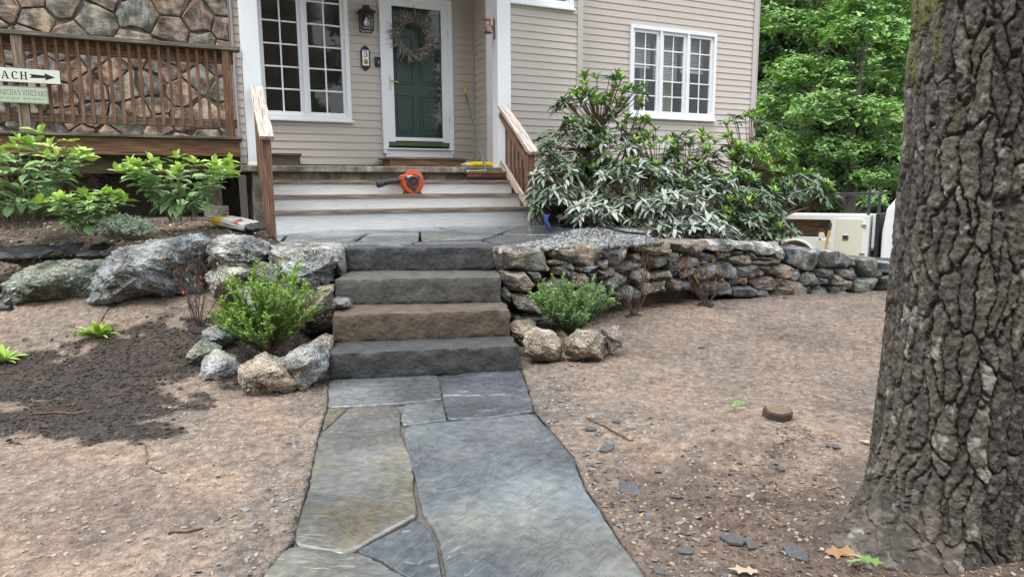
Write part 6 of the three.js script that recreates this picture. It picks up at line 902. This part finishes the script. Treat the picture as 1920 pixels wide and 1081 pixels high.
const lobed = (s) => prism([[0, 0], [0.1, 0.06], [0.06, 0.12], [0.2, 0.1], [0.3, 0.28], [0.4, 0.12], [0.55, 0.16], [0.68, 0.3], [0.72, 0.1], [1, 0.02], [0.74, -0.08], [0.68, -0.28], [0.55, -0.14], [0.4, -0.1], [0.3, -0.27], [0.2, -0.1], [0.06, -0.1], [0.1, -0.05]].map(([x, y]) => [x * s, y * s]), 0.0012);
{ // seedlings
  const mk = (px, py, depth, n, s, label, seed) => { const p = atZ(px, py, depth), R = rng(seed); p.y = groundY(p.x, p.z) - 0.005; const t = thing('oak_seedling', label, 'seedling', p, 0, 'oak seedlings'); part(t, 'stem', tube([V(0, 0, 0), V(0.005, 0.03, 0), V(0, 0.06 * s, 0)], [0.003, 0.0025, 0.002], 5), M.stem); const g = lobed(0.09), m = leafMat(0.17, 0.3, 0.06); for (let i = 0; i < n; i++) { const l = part(t, 'leaf', g, m, [0, 0.055 * s + 0.006 * i, 0], [-Math.PI / 2 + 0.6 + R() * 0.5, 0, i * 6.28 / n + R()]); l.scale.setScalar(s * (0.8 + R() * 0.4)); l.rotation.order = 'YXZ'; l.rotation.set(-1.0 - R() * 0.3, i * 6.28 / n + R(), 0); } };
  mk(1376, 768, 3.75, 3, 0.9, 'green oak seedling beside the sapling stump', 7); mk(1614, 1072, 2.2, 4, 0.8, 'green seedling at the foot of the oak trunk', 9);
}
{ // slate offcuts, dry leaves, twigs, pebbles
  const R = rng(4242), shard = (s, seed) => { const q = rng(seed), o = [], n = 5 + Math.floor(q() * 3); for (let i = 0; i < n; i++) { const a = i / n * 6.283 + (q() - 0.5) * 0.7, r = s * (0.55 + q() * 0.6); o.push([Math.cos(a) * r, Math.sin(a) * r * 0.7]); } return muv(prism(o, s * 0.12, 0.002).rotateX(-Math.PI / 2)); };
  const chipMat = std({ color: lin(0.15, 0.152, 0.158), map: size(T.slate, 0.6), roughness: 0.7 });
  const big = [[1180, 898, 0.07], [1140, 830, 0.06], [1370, 1000, 0.055], [1410, 1012, 0.04], [1560, 838, 0.035], [1495, 1030, 0.06], [1108, 795, 0.05], [1155, 782, 0.04], [1465, 873, 0.03], [1270, 918, 0.03], [1235, 1052, 0.035], [1290, 1020, 0.03], [405, 960, 0.022], [1226, 600, 0.03], [1316, 652, 0.035], [1470, 582, 0.03]];
  big.forEach(([px, py, s], i) => { const p = onY(px, py, 0.02); p.y = groundY(p.x, p.z) + 0.004; single('slate_chip', shard(s, i + 3), chipMat, 'loose grey slate chip lying on the dirt', 'slate chip', 'slate chips on the dirt', p, [(R() - 0.5) * 0.3, R() * 6, (R() - 0.5) * 0.3]); });
  const dry = [leafMat(0.45, 0.3, 0.16), leafMat(0.38, 0.22, 0.1), leafMat(0.5, 0.38, 0.24)];
  [[1580, 1040, 1.2], [1545, 1035, 1], [1610, 830, 0.9], [1640, 820, 0.8], [1625, 805, 0.8], [1425, 1073, 0.8], [1590, 940, 0.7], [1180, 825, 0.6], [650 / 2.909, 400 + 620 / 2.909, 0.9], [1050 / 2.909, 400 + 560 / 2.909, 1], [1090 / 2.909, 400 + 545 / 2.909, 0.8], [835 / 2.909, 400 + 600 / 2.909, 0.8]].forEach(([px, py, s], i) => { let p = onY(px, py, px < 500 ? 0.12 : 0); p.y = groundY(p.x, p.z) + 0.012; const m = single('dry_leaf', lobed(0.13 * s), dry[i % 3], 'curled brown dead oak leaf lying on the dirt', 'leaf', 'dead leaves on the dirt', p, [-1.5 + R() * 0.35, 0, R() * 6]); m.rotation.order = 'YXZ'; m.rotation.set(-1.25 - R() * 0.5, R() * 6.28, R() * 0.4); });
  const stick = (px0, py0, px1, py1, r, label) => { const a = onY(px0, py0, 0), b = onY(px1, py1, 0); const pts = []; for (let i = 0; i <= 5; i++) { const p = a.clone().lerp(b, i / 5); pts.push(V(p.x + (R() - 0.5) * 0.015, groundY(p.x, p.z) + r * 1.2, p.z + (R() - 0.5) * 0.015)); } const o = pts[0].clone(); single('twig', tube(pts.map((p) => p.clone().sub(o)), r, 5), M.twig, label, 'twig', 'twigs lying on the dirt', o); };
  stick(1100, 782, 1185, 825, 0.006, 'reddish brown broken twig on the dirt'); stick(60, 775, 160, 771, 0.006, 'reddish brown broken twig on the dirt'); stick(310, 1003, 380, 993, 0.005, 'reddish brown broken twig on the dirt'); stick(280, 875, 310, 882, 0.004, 'reddish brown broken twig on the dirt'); stick(270, 830, 276, 868, 0.004, 'reddish brown broken twig on the dirt'); stick(1310, 920, 1322, 950, 0.004, 'reddish brown broken twig on the dirt'); stick(540 / 2.909, 400 + 800 / 2.909, 640 / 2.909, 400 + 720 / 2.909, 0.006, 'reddish brown broken twig on the dirt');
  // scattered grit: small stones, slate flakes, clods
  const scatter = (name, label, geo, mat, n, place, sc, tint, cat) => { const im = new THREE.InstancedMesh(geo, mat, n), o = new THREE.Object3D(), c = new THREE.Color(); let i = 0, guard = 0; while (i < n && guard++ < n * 40) { const [x, z] = place(); if (x > alongZ(pathL, z) - 0.03 && x < alongZ(pathR, z) + 0.03 && z > -4.8) continue; if (x > -1.4 && x < 0.15 && z < -4.3) continue; const s = sc(); o.position.set(x, groundY(x, z) + s * 0.15, z); o.rotation.set((R() - 0.5) * 0.8, R() * 6.28, (R() - 0.5) * 0.8); o.scale.set(s, s * (0.35 + R() * 0.5), s * (0.6 + R() * 0.5)); o.updateMatrix(); im.setMatrixAt(i, o.matrix); im.setColorAt(i, c.setRGB(...tint())); i++; } im.count = i; im.name = name; shade(im); scene.add(im); tag(im, label, cat, null, 'stuff'); };
  const peb = polyRock([[1, 0.1], [0.4, 0.8], [-0.5, 0.75], [-1, -0.1], [-0.5, -0.8], [0.6, -0.7]], 1.4, { seed: 8, na: 8, nl: 6, amp: 0.12 }), any = () => [lerp(-4.5, 4.4, R()), lerp(-6.4, -1.4, R())], g1 = () => { const k = 0.5 + R(); return [0.3 * k, 0.27 * k, 0.24 * k]; };
  scatter('pebbles', 'small pebbles strewn over the bare dirt', peb, std({ roughness: 0.85 }), 2000, () => { for (;;) { const p = any(); if (p[0] > -1.2 || loam(...p) < 0.4 || R() < 0.1) return p; } }, () => 0.003 + 0.009 * R() ** 4, g1, 'pebbles');
  const sides = () => { const z = lerp(-4.7, -1.4, R()), e = Math.abs(R() + R() + R() - 1.5) * 0.55, rgt = R() < 0.75; return [rgt ? alongZ(pathR, z) + 0.04 + e * 1.2 : alongZ(pathL, z) - 0.04 - e * 0.6, z]; };
  scatter('slate_flakes', 'thin slate flakes strewn along both sides of the walk', shard(1, 77), std({ roughness: 0.8 }), 1000, sides, () => 0.004 + 0.02 * R() ** 3, () => { const k = 0.5 + R(); return [0.15 * k, 0.15 * k, 0.155 * k]; }, 'slate flakes');
  const lo = () => { for (let k = 0; k < 60; k++) { const p = [lerp(-4.6, -1.3, R()), lerp(-5.2, -3.2, R())]; if (loam(...p) > 0.35) return p; } return [-2.3, -4.4]; };
  scatter('loam_crumbs', 'crumbs of dark loam spread over the dirt', peb, std({ roughness: 1 }), 7500, lo, () => 0.004 + 0.014 * R() ** 3, () => { const k = 0.5 + R() * 1.6; return [0.035 * k, 0.027 * k, 0.022 * k]; }, 'soil');
  const needle = new THREE.CylinderGeometry(0.05, 0.04, 2, 4).rotateZ(Math.PI / 2);
  scatter('straw_bits', 'dry needles and bits of straw on the dirt', needle, std({ roughness: 1 }), 5000, () => R() < 0.6 ? [lerp(0.3, 4.2, R()), lerp(-6.2, -1.4, R())] : any(), () => 0.008 + 0.016 * R() ** 2, () => { const k = 0.6 + R() * 0.8; return R() < 0.5 ? [0.3 * k, 0.2 * k, 0.12 * k] : [0.11 * k, 0.075 * k, 0.055 * k]; }, 'litter');
  const hum = () => { for (let k = 0; k < 40; k++) { const p = [lerp(0.3, 2.6, R()), lerp(-3.6, -1.4, R())]; if (p[1] + 0.8 * n3(p[0] * 2, p[1] * 2, 4) > -2.9) return p; } return [1, -2]; };
  scatter('bark_litter', 'dark bark and humus litter around the oak', shard(1, 31), std({ roughness: 1 }), 6000, hum, () => 0.004 + 0.012 * R() ** 2, () => { const k = 0.5 + R(), q = R(); return q < 0.2 ? [0.22 * k, 0.15 * k, 0.09 * k] : [0.09 * k, 0.065 * k, 0.05 * k]; }, 'litter');
  scatter('dirt_clods', 'small clods of sandy dirt', peb, std({ roughness: 1 }), 17000, () => { for (;;) { const p = [lerp(-4.4, 4.2, R()), lerp(-6.2, -1.5, R() ** 0.8)]; if (p[0] > -1.2 || loam(...p) < 0.4) return p; } }, () => 0.003 + 0.01 * R() ** 3, () => { const k = 0.75 + R() * 0.5; return [0.29 * k, 0.23 * k, 0.18 * k]; }, 'soil');
  { const im = new THREE.InstancedMesh(peb, std({ roughness: 1 }), 2600), o = new THREE.Object3D(), c = new THREE.Color(); for (let i = 0; i < 2600; i++) { const px = lerp(-80, 560, R()), t = R() ** 1.6 * 0.6, a = terraceFront(px), p = a.clone().lerp(houseLine(a, 0.02), t), s = 0.004 + 0.016 * R() ** 3; o.position.set(p.x, terraceY(px, t) + 0.03 * fbm(p.x * 3, p.z * 3, 1, 4) - (px > 500 ? 0.04 : 0) + s * 0.2, p.z); o.rotation.set(R() - 0.5, R() * 6, R() - 0.5); o.scale.set(s * (1 + R()), s * (0.4 + R() * 0.4), s); o.updateMatrix(); im.setMatrixAt(i, o.matrix); const k = 0.5 + R(); R() < 0.3 ? c.setRGB(0.4 * k, 0.38 * k, 0.35 * k) : c.setRGB(0.17 * k, 0.13 * k, 0.1 * k); im.setColorAt(i, c); } im.name = 'bed_litter'; shade(im); scene.add(im); tag(im, 'pebbles and litter on the raised bed soil', 'litter', null, 'stuff'); }
}

renderer.render(scene, camera);
